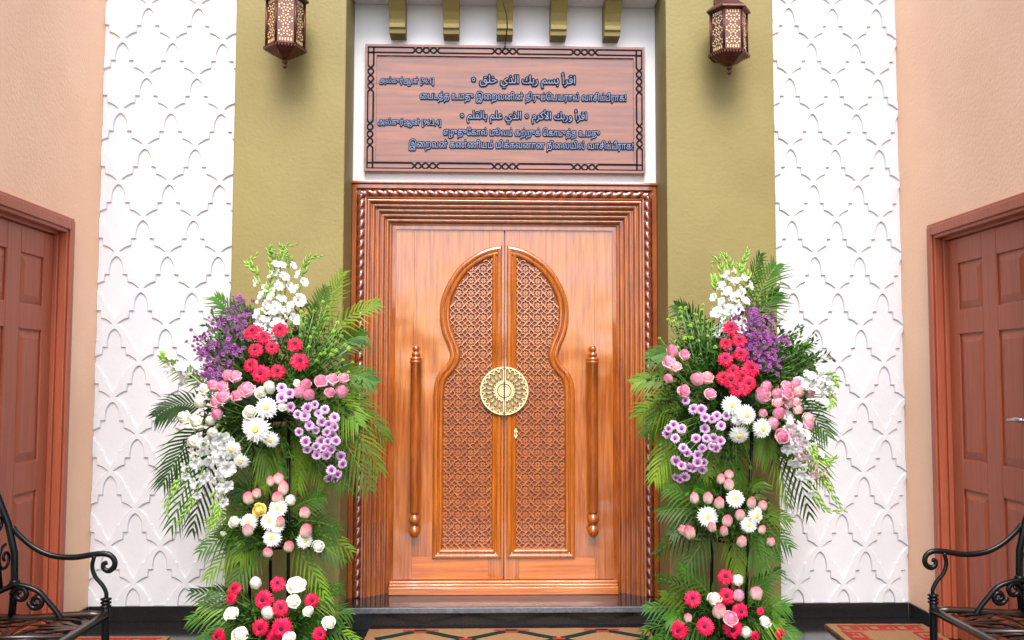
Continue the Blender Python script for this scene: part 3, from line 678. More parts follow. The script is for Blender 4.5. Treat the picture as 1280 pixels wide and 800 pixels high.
# ------------------------------------------------------------------ iron benches
def spiral(c, r0, r1, a0, turns, ex, ez, n=22):
    return [Vector(c)+ex*(r0+(r1-r0)*i/n)*math.cos(a0+turns*2*PI*i/n)+ez*(r0+(r1-r0)*i/n)*math.sin(a0+turns*2*PI*i/n) for i in range(n+1)]
def bench(sx):
    word = 'left' if sx < 0 else 'right'
    xf = -1.61 if sx < 0 else 1.705; xb = sx*2.19; ya, yb = -1.66, -2.86; zs = .435   # front edge, back, far and near ends
    root = empty('iron_bench', ((xf+xb)/2, (ya+yb)/2, 0), 'black wrought iron bench with scrolled arms against the %s peach wall' % word, 'bench', 'black iron benches')
    o_ = -Vector(root.location)
    ez = Vector((0, 0, 1)); ex = Vector((sx, 0, 0)); ey = Vector((0, 1, 0))
    V = lambda s_, y, z: Vector((xf+sx*s_, y, z))          # s_ = distance from the front edge towards the wall
    # seat: rim, cross bars and cast leaf work
    mb = MB(); D = .50
    mb.tube([V(.0, ya, zs), V(.06, ya, zs+.004), V(.3, ya, zs-.01), V(D, ya, zs-.004)], .014, 8); mb.tube([V(0, yb, zs), V(.3, yb, zs-.01), V(D, yb, zs-.004)], .014, 8)
    mb.tube([V(0, ya+.01, zs), V(0, yb-.01, zs)], .016, 8); mb.tube([V(D, ya, zs), V(D, yb, zs)], .014, 8)
    for y in (ya-.30, ya-.60, ya-.90): mb.tube([V(0, y, zs-.004), V(D, y, zs-.008)], .010, 6)
    rr = random.Random(4)
    for seg in range(4):
        yc = ya-.15-.3*seg
        for corner in ((.25, yc+.145), (.25, yc-.145), (.02, yc), (.48, yc)):
            for k in range(11):
                th = 2*PI*k/11+.2; tx, ty = corner[0]+math.cos(th)*.24, corner[1]+math.sin(th)*.14
                if .005 < tx < D-.005 and abs(ty-yc) < .155:
                    c = V(corner[0], corner[1], zs-.012); e_ = V(tx, ty, zs-.006); d = (e_-c); md = c+d*.55+Vector((0, 0, .006)); nn = d.cross(ez).normalized()*.013
                    mb.add([c+nn*.3, md+nn, e_, md-nn, c-nn*.3, c-ez*.008, md-ez*.012], [(0, 1, 3, 4), (1, 2, 3), (0, 5, 6, 1), (1, 6, 2), (4, 3, 6, 5), (3, 2, 6)])
        for k in range(7):
            s_ = .03+.44*k/6; mb.tube([V(s_, yc+.148, zs-.014), V(s_+.02, yc, zs-.012), V(s_, yc-.148, zs-.014)], .0055, 5)
    o = mb.build('seat', M['bronze'], root)
    # legs
    for y in (ya, yb):
        mb = MB(); mb.tube([V(0, y, zs+.06), V(0, y, zs), V(-.002, y, zs-.12), V(.012, y, zs-.26), V(-.004, y, .03), V(-.03, y, .0)], [.015, .016, .015, .014, .015, .018], 10)
        for zz in (zs+.062, zs+.048, zs+.034): mb.lathe([(.012, zz-.005), (.021, zz-.003), (.021, zz+.003), (.012, zz+.005)], V(0, y, 0), 12)
        mb.build('leg', M['iron'], root)
        mb = MB(); mb.tube([V(D-.01, y, zs), V(D, y, zs-.15), V(D+.01, y, .2), V(D+.02, y, 0)], [.014, .014, .014, .017], 10); mb.build('leg', M['iron'], root)
    # arms
    for y in (ya, yb):
        mb = MB()
        path = [V(.375, y, zs+.345), V(.345, y, zs+.31), V(.285, y, zs+.262), V(.215, y, zs+.232), V(.13, y, zs+.225), V(.04, y, zs+.238), V(-.005, y, zs+.235), V(-.028, y, zs+.214), V(-.028, y, zs+.188), V(-.008, y, zs+.172), V(.012, y, zs+.180), V(.014, y, zs+.198), V(.0, y, zs+.204)]
        path = [Vector(q_) for q_ in catmull([tuple(q_) for q_ in path], 5)]
        mb.tube(path, [.0080]*(len(path)-20)+[.0080-.002*i/20 for i in range(20)], 8, flat=1.4)
        sup = [V(.05, y, zs+.232), V(.058, y, zs+.19), V(.045, y, zs+.15), V(.015, y, zs+.115), V(.0, y, zs+.085), V(0, y, zs+.06)]
        mb.tube([Vector(q_) for q_ in catmull([tuple(q_) for q_ in sup], 4)], .0085, 8)
        mb.build('armrest', M['iron'], root)
    # backrest
    mb = MB(); lean = .13
    B = lambda y, t: V(D-.07+lean*t*t+.02*math.sin(t*3), y, zs+.50*t)
    for y in (ya, yb):
        mb.tube([V(.365, y, zs-.01), V(.358, y, zs+.12), V(.362, y, zs+.24), V(.392, y, zs+.36), V(.435, y, zs+.46), V(.46, y, zs+.52)], [.0145]*6, 10)
        mb.lathe([(.012, zs+.118), (.020, zs+.124), (.020, zs+.136), (.012, zs+.142)], V(.358, y, 0), 12)
    topr = []
    for i in range(25):
        t = i/24; y = ya+(yb-ya)*t; topr.append(V(.46, y, zs+.52+.10*math.sin(PI*t)**1.3))
    mb.tube(topr, .016, 8); mb.tube([V(.358, ya, zs+.12), V(.358, yb, zs+.12)], .012, 8)
    for k in range(6):
        y = ya-.1-.2*k; hh = .36+.085*math.sin(PI*(ya-y)/(ya-yb))
        p0, p1 = V(.36, y, zs+.13), V(.45, y, zs+.13+hh)
        mb.tube([p0, p0.lerp(p1, .5)+ex*-.02, p1], .007, 6)
        for sg in (1, -1):
            for zc, r_ in ((zs+.23, .055), (zs+.37, .05)):
                c = V(.37+.22*max(0, zc-zs-.2), y+sg*.055, zc); mb.tube(spiral(c, r_, .008, PI/2 if sg > 0 else PI/2, 1.4*sg, ey*1., ez), .006, 6)
    mb.build('backrest', M['iron'], root)
    # scrolls where the back meets the seat, at both ends
    for y in (ya, yb):
        mb = MB()
        for c, r_, tn in (((.325, zs+.085), .034, 1.3), ((.262, zs+.058), .030, -1.3)):
            mb.tube(spiral(V(c[0], y-.02, c[1]), r_, .008, 0, tn, ex, ez), [.0105]*16+[.009]*7, 8)
        lp = [V(.37, y-.02, zs+.118), V(.33, y-.02, zs+.122), V(.26, y-.02, zs+.10), V(.21, y-.02, zs+.05), V(.18, y-.02, zs+.015), V(.165, y-.02, zs-.01)]
        mb.tube([Vector(q_) for q_ in catmull([tuple(q_) for q_ in lp], 4)], .011, 8)
        mb.build('scroll_bracket', M['iron'], root)
bench(-1); bench(1)

# ------------------------------------------------------------------ lanterns
def lantern(px, pyb, pyt, d, rot, lab):
    cb = P(px, pyb, d); ct = P(px, pyt, d); x, y = cb.x, cb.y; z0, z1 = cb.z, ct.z; H_ = z1-z0
    root = empty('wall_lantern', (x, y, z0), lab, 'lantern', 'copper lanterns on the pillars')
    r = .099
    hexp = lambda rad, z, k, off=0: (x+rad*math.cos(rot+PI/3*k+off), y+rad*math.sin(rot+PI/3*k+off), z)
    def ringmesh(rows, mb):
        vs_ = [hexp(rad, z, k) for rad, z in rows for k in range(6)]; n = len(rows)
        mb.add(vs_, [(i*6+k, i*6+(k+1) % 6, (i+1)*6+(k+1) % 6, (i+1)*6+k) for i in range(n-1) for k in range(6)]+[tuple(range(6))[::-1], tuple((n-1)*6+k for k in range(6))])
    # frame posts
    mb = MB()
    for k in range(6): mb.tube([hexp(r, z0, k), hexp(r*1.0, z1, k)], .007, 6)
    mb.build('lantern_frame', M['copper'], root)
    for k in range(6):
        a = Vector(hexp(r-.003, z0, k)); b = Vector(hexp(r-.003, z0, k+1)); t = (b-a); L = t.length; t.normalize(); n_ = t.cross(Vector((0, 0, 1))); 
        if n_.dot(Vector((a.x-x, a.y-y, 0))) < 0: n_ = -n_
        fn = lambda u, v, h: tuple(a+t*u+Vector((0, 0, v))+n_*h)
        mb = MB(); mb.prism([(.002, 0), (L-.002, 0), (L-.002, H_), (.002, H_)], fn, -.006, 0, 0)
        # star shaped piercings
        cs = L/2
        for row in range(5):
            zc = H_*(.22+.14*row)
            for sgn in ((-1, 1) if row % 2 == 0 else (0,)):
                uc = cs+sgn*L*.22
                for q_ in range(6):
                    th = PI/3*q_+PI/6; u = uc+.0145*math.cos(th); v = zc+.0145*math.sin(th)
                    if .012 < u < L-.012: mb.prism([(u+.0047*math.cos(PI/3*w_), v+.0047*math.sin(PI/3*w_)) for w_ in range(6)], fn, -.001, .0015, 1)
        for zc in (H_*.08, H_*.92):
            for q_ in range(5): u = L*(.2+.15*q_); mb.prism([(u-.003, zc-.008), (u+.003, zc-.008), (u+.003, zc+.008), (u-.003, zc+.008)], fn, -.001, .0015, 1)
        mb.build('pierced_panel', [M['copper_pale'], M['amber']], root, True)
    mb = MB(); ringmesh([(.02, z0-.062), (.045, z0-.052), (.075, z0-.03), (.112, z0-.012), (.116, z0-.004), (.105, z0+.004), (.099, z0+.006)], mb)
    for k in range(6):
        a = Vector(hexp(.114, z0-.008, k)); b = Vector(hexp(.114, z0-.008, k+1))
        for q_ in range(7):
            c = a.lerp(b, (q_+.5)/7); mb.add([c+Vector((-.006, 0, 0)), c+Vector((.006, 0, 0)), c+Vector((0, 0, -.013)), c+Vector((0, .004, -.002))], [(0, 1, 2), (0, 3, 2), (1, 2, 3)])
    mb.build('lantern_base', M['copper'], root, True)
    mb = MB(); mb.lathe([(.004, z0-.112), (.011, z0-.108), (.012, z0-.100), (.006, z0-.094), (.006, z0-.088), (.014, z0-.082), (.015, z0-.074), (.008, z0-.066), (.012, z0-.060)], (x, y, 0), 12); mb.build('finial', M['copper'], root)
    mb = MB(); ringmesh([(.099, z1-.006), (.105, z1-.004), (.122, z1+.004), (.119, z1+.014), (.085, z1+.04), (.05, z1+.085), (.028, z1+.12), (.018, z1+.15)], mb); mb.build('lantern_roof', M['copper'], root, True)
    mb = MB(); zt = z1+.15; wy = -.341
    mb.tube([(x, y, zt-.01), (x, y, zt+.06), (x, y+.03, zt+.12), (x, (y+wy)/2, zt+.14), (x, wy-.005, zt+.10)], .012, 8)
    mb.box(x-.04, x+.04, wy-.014, wy-.0005, zt-.03, zt+.2); mb.tube([(x-.005, wy-.01, zt+.0), (x, y+.02, zt+.06)], .008, 6)
    mb.build('wall_bracket', M['copper'], root)
lantern(356.5, 60, 2, 4.99, R(72), 'hexagonal pierced copper lantern on the left olive pillar')
lantern(911.5, 68, 17, 4.99, R(0), 'hexagonal pierced copper lantern on the right olive pillar')
#FLOWERS
# ================================================================== the two flower arrangements
rng = random.Random(11)
# ---- flower meshes, facing +Z, shared by every copy
def petal(mb, ang, r0, r1, wd, z0, rise, curl, mi=0, tip=.55, jit=0.):
    """one petal from radius r0 to r1 as a 3 x 4 sheet"""
    c_, s_ = math.cos(ang), math.sin(ang); vs_ = []
    rows = ((0, .35), (.35, .85), (.75, 1.), (1., tip))
    for t, w_ in rows:
        r = r0+(r1-r0)*t; z = z0+rise*t-curl*t*t
        for k in (-1, 0, 1):
            l = k*wd*w_*.5; rr = r-(abs(k)*.12*(r1-r0) if t == 1. else 0)
            vs_.append((c_*rr-s_*l, s_*rr+c_*l, z+abs(k)*wd*.12+rng.uniform(-jit, jit)))
    mb.add(vs_, [(i*3+j, i*3+j+1, i*3+j+4, i*3+j+3) for i in range(3) for j in range(2)], mi, True)
def gerbera_mesh(name, m_, n=26, r=.046):
    mb = MB()
    for layer, (ra, z, rise, curl) in enumerate(((1., -.004, .006, .014), (.86, .001, .010, .012), (.58, .005, .010, .006), (.42, .007, .008, .003))):
        k = n if layer < 2 else 20
        for i in range(k):
            petal(mb, 2*PI*(i+.5*(layer % 2))/k+rng.uniform(-.06, .06), .006, r*ra*rng.uniform(.92, 1.05), .0088 if layer < 2 else .0052, z, rise*rng.uniform(.6, 1.3), curl*rng.uniform(.5, 1.5), 0, .5, .0006)
    mb.lathe([(.010, -.006), (.006, -.016), (.003, -.024)], (0, 0, 0), 8, 1)
    return mb.mesh(name, [m_, M['stem']])
def eye_mesh(name, m_, r, z):
    mb = MB(); mb.lathe([(r*.98, z-.004), (r, z), (r*.8, z+.003), (r*.45, z+.0035), (r*.1, z+.0022)], (0, 0, 0), 12)
    return mb.mesh(name, m_)
def rose_mesh(name, m_, opening=.5):
    """closed egg shaped bud wrapped in overlapping petals whose lips turn out"""
    mb = MB(); n = 18; prof_ = [(.008, -.020), (.017, -.012), (.0205, 0.), (.0195, .011), (.0160, .022), (.0105, .031), (.0035, .0335)]
    vs_ = []
    for i, (r, z) in enumerate(prof_):
        for j in range(n):
            th = 2*PI*j/n; k = 1+.07*math.cos(3*th+i*1.1)*(i/6); vs_.append((r*k*math.cos(th), r*k*math.sin(th), z+(.0022*math.sin(2*th+i) if i > 3 else 0)))
    mb.add(vs_, [(i*n+j, i*n+(j+1) % n, (i+1)*n+(j+1) % n, (i+1)*n+j) for i in range(6) for j in range(n)]+[tuple(range(6*n, 7*n))], 0, True)
    for ring, (push, top, k) in enumerate(((.0022, .0350, 3), (.0038, .0315, 4), (.0052, .0265, 5), (.0066, .0190, 5))):
        for i in range(k):
            a = 2*PI*i/k+ring*.9+rng.uniform(-.2, .2); span = 2*PI/k*.72; vs_ = []; op = opening*(.45+.45*ring)*rng.uniform(.6, 1.4)
            tilt = .0036
            for t in (0, .25, .5, .75, .9, 1.):
                z = -.019+(top+.019)*t; zz = min(z, .0325)
                r = float(np.interp(zz, [q_[1] for q_ in prof_], [q_[0] for q_ in prof_]))
                r = r+push*min(1, t*2.5)+op*.0075*max(0, (t-.55)/.45)**1.5
                for j in range(7):
                    u = (j-3)/3; th = a+u*span; vs_.append(((r+tilt*u-.002*abs(u)**3)*math.cos(th), (r+tilt*u-.002*abs(u)**3)*math.sin(th), z-abs(u)**2.2*.013*t-(op*.005 if t == 1. else 0)))
            mb.add(vs_, [(q*7+j, q*7+j+1, q*7+j+8, q*7+j+7) for q in range(5) for j in range(6)], 1 if ring > 1 else 0, True)
    return mb.mesh(name, [m_, M.get(m_.name+'_outer', m_)])
M['pink_rose_petal_outer'] = bicolor('pink_rose_outer', (.84, .56, .56), (.85, .42, .52), -.012, .02)
M['pink_tipped_rose_petal_outer'] = bicolor('pink_tipped_rose_outer', (.80, .74, .58), (.82, .34, .38), -.004, .026)
def calyx_mesh():
    mb = MB(); mb.lathe([(.0035, -.034), (.008, -.024), (.013, -.014), (.016, -.009)], (0, 0, 0), 8)
    for i in range(5):
        a = 2*PI*i/5; mb.add([(.015*math.cos(a-.4), .015*math.sin(a-.4), -.012), (.015*math.cos(a+.4), .015*math.sin(a+.4), -.012), (.026*math.cos(a), .026*math.sin(a), .004)], [(0, 1, 2)], 0)
    return mb.mesh('calyx', M['stem'])
def chrys_mesh():
    mb = MB()
    for layer, (ra, rise, curl, z) in enumerate(((1., .004, .005, -.002), (.9, .008, .004, 0), (.66, .009, .002, .002))):
        for i in range(15): petal(mb, 2*PI*(i+.5*layer)/15+rng.uniform(-.08, .08), .004, (.0255)*ra*rng.uniform(.88, 1.06), .0074, z, rise*rng.uniform(.6, 1.2), curl, 0, .6)
    return mb.mesh('chrysanthemum', M['lilac'])
def floret_mesh(name, m_):
    mb = MB()
    for i in range(6):
        inner = i % 2; a = PI/3*i; c_, s_ = math.cos(a), math.sin(a); vs_ = []
        for t, rr, z, w_ in ((0, .003, -.030, .25), (.3, .007, -.008, .5), (.55, .016, .006, .9), (.8, .029, .012, 1.), (1., .038, .008, .5)):
            for k in (-1, -.5, 0, .5, 1):
                l = k*w_*.017; zz = z+(.004*math.sin(k*5+i) if t > .5 else 0)+abs(k)*.004-.003*inner
                vs_.append((c_*rr-s_*l, s_*rr+c_*l, zz))
        mb.add(vs_, [(q*5+j, q*5+j+1, q*5+j+6, q*5+j+5) for q in range(4) for j in range(4)], 0, True)
    for k in range(3): mb.tube([(0, 0, -.01), (.004*math.cos(k*2.1), .004*math.sin(k*2.1), .012)], .0009, 4)
    return mb.mesh(name, m_)
ME = dict(
    pink=[gerbera_mesh('gerbera', M['pink'], 23+_) for _ in range(5)], white=[gerbera_mesh('gerbera', M['white_petal'], 21+_, .052) for _ in range(4)],
    pink_eye=eye_mesh('flower_centre', M['pink_eye'], .0098, .012), white_eye=eye_mesh('flower_centre', M['yellow_eye'], .0115, .012), lilac_eye=eye_mesh('flower_centre', M['lilac_eye'], .0058, .008),
    calyx=calyx_mesh(), lilac=[chrys_mesh() for _ in range(5)], floret=[floret_mesh('floret', M['glad']) for _ in range(2)], floret_pink=[floret_mesh('floret', M['glad_pink'])])
for k, op in (('rose_pink', .45), ('rose_pale', .5), ('rose_tip', .15), ('rose_cream', .6), ('rose_yellow', .8)): ME[k] = [rose_mesh('rose', M[k], op*f_) for f_ in (.5, .9, 1.3, 1.7)]

def small_heads():
    out = []
    for v in range(3):
        mb = MB(); r = .0095
        for k in range(9):
            th = 2*PI*k/9+rng.uniform(-.15, .15); c_, s_ = math.cos(th), math.sin(th); w_ = r*.3
            mb.add([(0, 0, 0), (c_*r*.55-s_*w_, s_*r*.55+c_*w_, .002), (c_*r, s_*r, rng.uniform(-.001, .004)), (c_*r*.55+s_*w_, s_*r*.55-c_*w_, .002)], [(0, 1, 2, 3)], 0)
        mb.lathe([(.0032, .001), (.0026, .0035), (.0008, .0042)], (0, 0, 0), 6, 1); out.append(mb.mesh('aster', [M['purple'], M['lilac_eye']]))
    return out
def button_heads():
    out = []
    for v in range(2):
        mb = MB(); r = .0125
        for lay in range(3):
            for k in range(11):
                th = 2*PI*(k+.5*lay)/11+rng.uniform(-.1, .1); rr = r*(1-.25*lay); f = lambda a_, q_, z: (math.cos(th+a_)*rr*q_, math.sin(th+a_)*rr*q_, z)
                mb.add([(0, 0, .001*lay), f(-.3, .6, .003+.003*lay), f(0, 1, .001+.004*lay), f(.3, .6, .003+.003*lay)], [(0, 1, 2, 3)], 0)
        mb.lathe([(.0045, .004), (.004, .009), (.001, .0105)], (0, 0, 0), 8, 0); out.append(mb.mesh('button_flower', M['lime']))
    return out
ME['aster'] = small_heads(); ME['button'] = button_heads()

def child(name, me, parent, loc=None, quat=None, scale=1.):
    o = bpy.data.objects.new(name, me); C.objects.link(o); o.parent = parent
    if loc is not None: o.location = loc
    if quat is not None: o.rotation_mode = 'QUATERNION'; o.rotation_quaternion = quat
    if scale != 1.: o.scale = (scale,)*3
    return o
class Spray:
    """one tier of an arrangement: an Empty at its foam block that parents the flowers and leaves"""
    def __init__(s, cx, cy, d, rad, label):
        s.c = P(cx, cy, d); s.d = d; s.rad = rad; s.pc = (cx, cy)
        s.root = empty('flower_spray', s.c, label, 'flower spray', 'flower sprays on the two stands')
    def depth(s, px, py, lift=0.):
        q = math.hypot(px-s.pc[0], py-s.pc[1])/FPX*s.d/s.rad
        return s.d-.20+.17*min(1.4, q)**2-lift
    def place(s, px, py, lift=0., up_=.18, jit=.22):
        p = P(px, py, s.depth(px, py, lift)+rng.uniform(-.02, .02))
        n_ = (p-s.c).normalized()*.55+Vector((0, -1, 0))*.8+Vector((0, 0, up_))+Vector((rng.uniform(-jit, jit), 0, rng.uniform(-jit, jit)))
        qn = n_.normalized().to_track_quat('Z', 'Y') @ Quaternion((0, 0, 1), rng.uniform(0, 6.28))
        return p-s.c, qn, n_.normalized()
    def stem(s, parent, loc, quat, sc_, length=.18):
        """green stem from the back of the bloom towards the foam, in the bloom's own space"""
        inv = quat.inverted(); tgt = inv @ (Vector((0, .02, -.03))-Vector(loc)); tgt = tgt/sc_; L = min(tgt.length*.8, length/sc_)
        e_ = Vector((0, 0, -.02)); f_ = e_+tgt.normalized()*L; md = e_.lerp(f_, .5)+Vector((0, 0, -.02))
        mb = MB(); mb.tube([e_, md, f_], .0028, 5); child('flower_stem', mb.mesh('flower_stem', M['stem']), parent)
    def bloom(s, kind, px, py, r=1., lift=0., up_=.15, stem=True):
        loc, qn, n_ = s.place(px, py, lift, up_+({'rose_tip': 1.3, 'rose_pale': .8, 'rose_pink': .7, 'rose_cream': .5}.get(kind, 0)), .22 if kind not in ('lilac', 'white') else .34)
        if kind in ('pink', 'white'):
            o = child('gerbera', rng.choice(ME[kind]), s.root, loc, qn, r); child('flower_centre', ME[kind+'_eye'], o)
            o['label'] = 'hot pink gerbera with dark centre' if kind == 'pink' else 'white gerbera with yellow centre'
        elif kind == 'lilac':
            o = child('chrysanthemum', rng.choice(ME['lilac']), s.root, loc, qn, r); child('flower_centre', ME['lilac_eye'], o)
        else:
            o = child('rose', rng.choice(ME[kind]), s.root, loc, qn, r); child('calyx', ME['calyx'], o); k_ = rng.uniform(.78, 1.0); o.scale = (r*k_, r*k_, r*rng.uniform(1.0, 1.3))
            o['label'] = {'rose_pink': 'pink rose', 'rose_pale': 'pale pink rose', 'rose_tip': 'cream rosebud with pink tips', 'rose_cream': 'cream white rose', 'rose_yellow': 'yellow rose'}[kind]
        if stem: s.stem(o, loc, qn, r)
        return o
    def blooms(s, kind, pts, r=1., lift=0., up_=.15, stem=True):
        for p_ in pts: s.bloom(kind, p_[0], p_[1], r*(p_[2] if len(p_) > 2 else 1)*rng.uniform(.84, 1.10), lift, up_, stem)
    def frond(s, b_, t_, sag=.0, leaf=.13, n=22, db=.02, dt=-.02, m_='frond', wd=.0100, roll=None):
        """pinnate palm leaf from pixel b_ to tip t_"""
        A = P(b_[0], b_[1], s.d+db)-s.c; B = P(t_[0], t_[1], s.d+dt)-s.c
        K = A.lerp(B, .55)+Vector((0, 0, sag)); mb = MB(); L = (B-A).length
        rl = rng.uniform(-.7, .7) if roll is None else roll
        pts = []; q = lambda t: A*(1-t)**2+K*2*t*(1-t)+B*t*t
        mb.tube([q(i/8) for i in range(9)], [.0032-.0024*i/8 for i in range(9)], 5, 1)
        nv = Vector((math.sin(rl), -math.cos(rl), .25)).normalized()
        for i in range(n):
            t = .12+.88*(i+.5)/n; p = q(t); tg = (q(min(1, t+.02))-q(t-.02)).normalized(); sd_ = tg.cross(nv).normalized()
            ll = leaf*(.45+.75*math.sin(PI*min(1, t*.93+.07)**.9))*rng.uniform(.85, 1.12)
            if t > .93: ll *= .8
            for sg in (-1, 1):
                dr = (tg*(.55+.75*t)+sd_*sg*(1-.35*t)+nv*rng.uniform(-.05, .3)).normalized()
                e1 = p+dr*ll*.5+Vector((0, 0, -.04*ll)); e2 = p+dr*ll+Vector((0, 0, -.30*ll*rng.uniform(.5, 1.4)))
                wv = dr.cross(nv).normalized()*wd
                mb.add([p-wv*.35, p+wv*.35, e1+wv*.5, e1-wv*.5, e2, p.lerp(e1, .5)+wv*.55+nv*.001, p.lerp(e1, .5)-wv*.55+nv*.001], [(0, 1, 5, 6), (6, 5, 2, 3), (3, 2, 4)], 0)
        return child('palm_frond', mb.mesh('palm_frond', [M[m_], M['stem']]), s.root)
    def fern(s, px, py, size=.16, lift=0.):
        """short leafy filler sprig"""
        d_ = s.depth(px, py)+.09-lift; p = P(px, py, d_)-s.c; base = p*.45+Vector((0, .05, 0)); mb = MB()
        dirv = (p-base).normalized(); tip = p+dirv*.05
        for b_ in range(5):
            e_ = tip+Vector((rng.uniform(-1, 1), rng.uniform(-.5, .4), rng.uniform(-.8, 1)))*size*.55; mid = base.lerp(e_, .5)+Vector((rng.uniform(-.02, .02), 0, .02))
            qf = lambda t: base*(1-t)**2+mid*2*t*(1-t)+e_*t*t
            mb.tube([qf(i/4) for i in range(5)], .0014, 4, 1)
            for i in range(13):
                t = .25+.75*i/12; p_ = qf(t); tg = (e_-base).normalized()
                rd = Vector((rng.gauss(0, 1), rng.gauss(0, .7)-.4, rng.gauss(0, 1))).normalized(); dr = (tg*.7+rd).normalized(); ll = rng.uniform(.022, .046)
                wv = dr.cross(Vector((rng.gauss(0, .5), -1, rng.gauss(0, .5)))).normalized()*ll*.17
                mb.add([p_, p_+dr*ll*.5+wv, p_+dr*ll, p_+dr*ll*.5-wv], [(0, 1, 2, 3)], 0)
        return child('fern_sprig', mb.mesh('fern_sprig', [M['fern'], M['stem']]), s.root)
    def ferns(s, n, rx, ry, size=.16, cx=0, cy=0):
        for i in range(n):
            a = rng.uniform(0, 2*PI); q = math.sqrt(rng.uniform(.0, 1)); s.fern(s.pc[0]+cx+rx*q*math.cos(a), s.pc[1]+cy+ry*q*math.sin(a), size)
    def aster(s, px, py):
        """sprig of small purple asters"""
        d_ = s.depth(px, py)+.02; p = P(px, py, d_)-s.c; base = p*.5+Vector((0, .04, 0)); st_ = MB(); heads = []
        for i in range(9):
            e_ = p+Vector((rng.gauss(0, .020), rng.gauss(-.01, .02), rng.gauss(0, .022))); st_.tube([base, base.lerp(e_, .6)+Vector((0, 0, .006)), e_], .0011, 4); heads.append(e_)
        o = child('aster_sprig', st_.mesh('aster_sprig', M['stem']), s.root)
        for e_ in heads:
            child('aster', rng.choice(ME['aster']), o, e_, Vector((rng.gauss(0, .5), -1, rng.gauss(.35, .5))).normalized().to_track_quat('Z', 'Y'), rng.uniform(.95, 1.5))
    def buttons(s, b_, t_, n=7, spread=26):
        """lime green button chrysanthemums on straight stems"""
        A = P(b_[0], b_[1], s.d-.05)-s.c; st_ = MB(); heads = []
        for i in range(n):
            e_ = P(t_[0]+rng.gauss(0, spread*.5), t_[1]+rng.gauss(0, spread*.5), s.d-.10+rng.uniform(-.05, .06))-s.c; heads.append(e_)
            st_.tube([A, A.lerp(e_, .5)+Vector((rng.uniform(-.012, .012), 0, .012)), e_], .0021, 5)
            for k in range(7):
                p_ = A.lerp(e_, .35+.6*k/7); rd = Vector((rng.gauss(0, 1), rng.gauss(-.3, .6), rng.gauss(.4, .6))).normalized(); ll = rng.uniform(.02, .036); wv = rd.cross(Vector((0, -1, .2))).normalized()*ll*.16
                st_.add([p_, p_+rd*ll*.5+wv, p_+rd*ll, p_+rd*ll*.5-wv], [(0, 1, 2, 3)], 1)
        o = child('button_chrysanthemum', st_.mesh('button_chrysanthemum', [M['stem'], M['fern']]), s.root)
        for e_ in heads: child('button_flower', rng.choice(ME['button']), o, e_, Vector((rng.gauss(0, .25), -.45, 1)).normalized().to_track_quat('Z', 'Y'), rng.uniform(.8, 1.2))
    def gladiolus(s, path, d0, d1, f0, f1, nf, size=1., kind='floret'):
        """spike along pixel path: open florets between f0 and f1, green buds to the tip"""
        k = len(path); pts = [P(x, y, d0+(d1-d0)*i/(k-1))-s.c for i, (x, y) in enumerate(path)]
        pts = [Vector(q) for q in catmull([tuple(q) for q in pts], 6)]; n = len(pts); mb = MB()
        mb.tube(pts, [.0052-.0038*i/(n-1) for i in range(n)], 6)
        at = lambda t: pts[min(n-1, int(t*(n-1)))]
        nb = 11
        for i in range(nb):
            t = f1+(1-f1)*(i+.3)/nb; p = at(t); tg = (at(min(1, t+.06))-at(max(0, t-.06))).normalized(); sd_ = tg.cross(Vector((0, -1, .2))).normalized()*(1 if i % 2 else -1)
            L = .044*(1.1-.70*i/nb); a = p; m_ = p+(tg*.75+sd_*.5+Vector((0, -.3, 0))).normalized()*L*.55; e_ = m_+(tg*.95+sd_*.2).normalized()*L*.55
            mb.tube([a, p.lerp(m_, .5), m_, e_], [.0032, .0075*(1.1-.6*i/nb), .0066*(1.1-.6*i/nb), .0012], 6)
        o = child('gladiolus', mb.mesh('gladiolus', M['lime_stem']), s.root)
        for i in range(nf):
            t = f0+(f1-f0)*i/max(1, nf-1); p = at(t); tg = (at(min(1, t+.06))-at(max(0, t-.06))).normalized(); sd_ = tg.cross(Vector((0, -1, 0))).normalized()*(1 if i % 2 else -1)
            n_ = (Vector((0, -.75, .1))+sd_*.85+tg*.55+Vector((rng.uniform(-.35, .35), rng.uniform(-.2, .2), rng.uniform(-.35, .35)))).normalized()
            child('floret', rng.choice(ME[kind]), o, p+n_*.024, n_.to_track_quat('Z', 'Y'), size*(1.18-.62*i/max(1, nf))*rng.uniform(.88, 1.12))
    def foam(s, r):
        mb = MB(); mb.lathe([(r*.6, -r*.55), (r*.95, -r*.3), (r, r*.1), (r*.8, r*.5), (r*.3, r*.62)], (0, .05, 0), 12); child('floral_foam', mb.mesh('floral_foam', M['foam']), s.root)
M['lime_stem'] = mat('gladiolus_green', (.22, .40, .05), .42, rnd=.2, trans=.1)

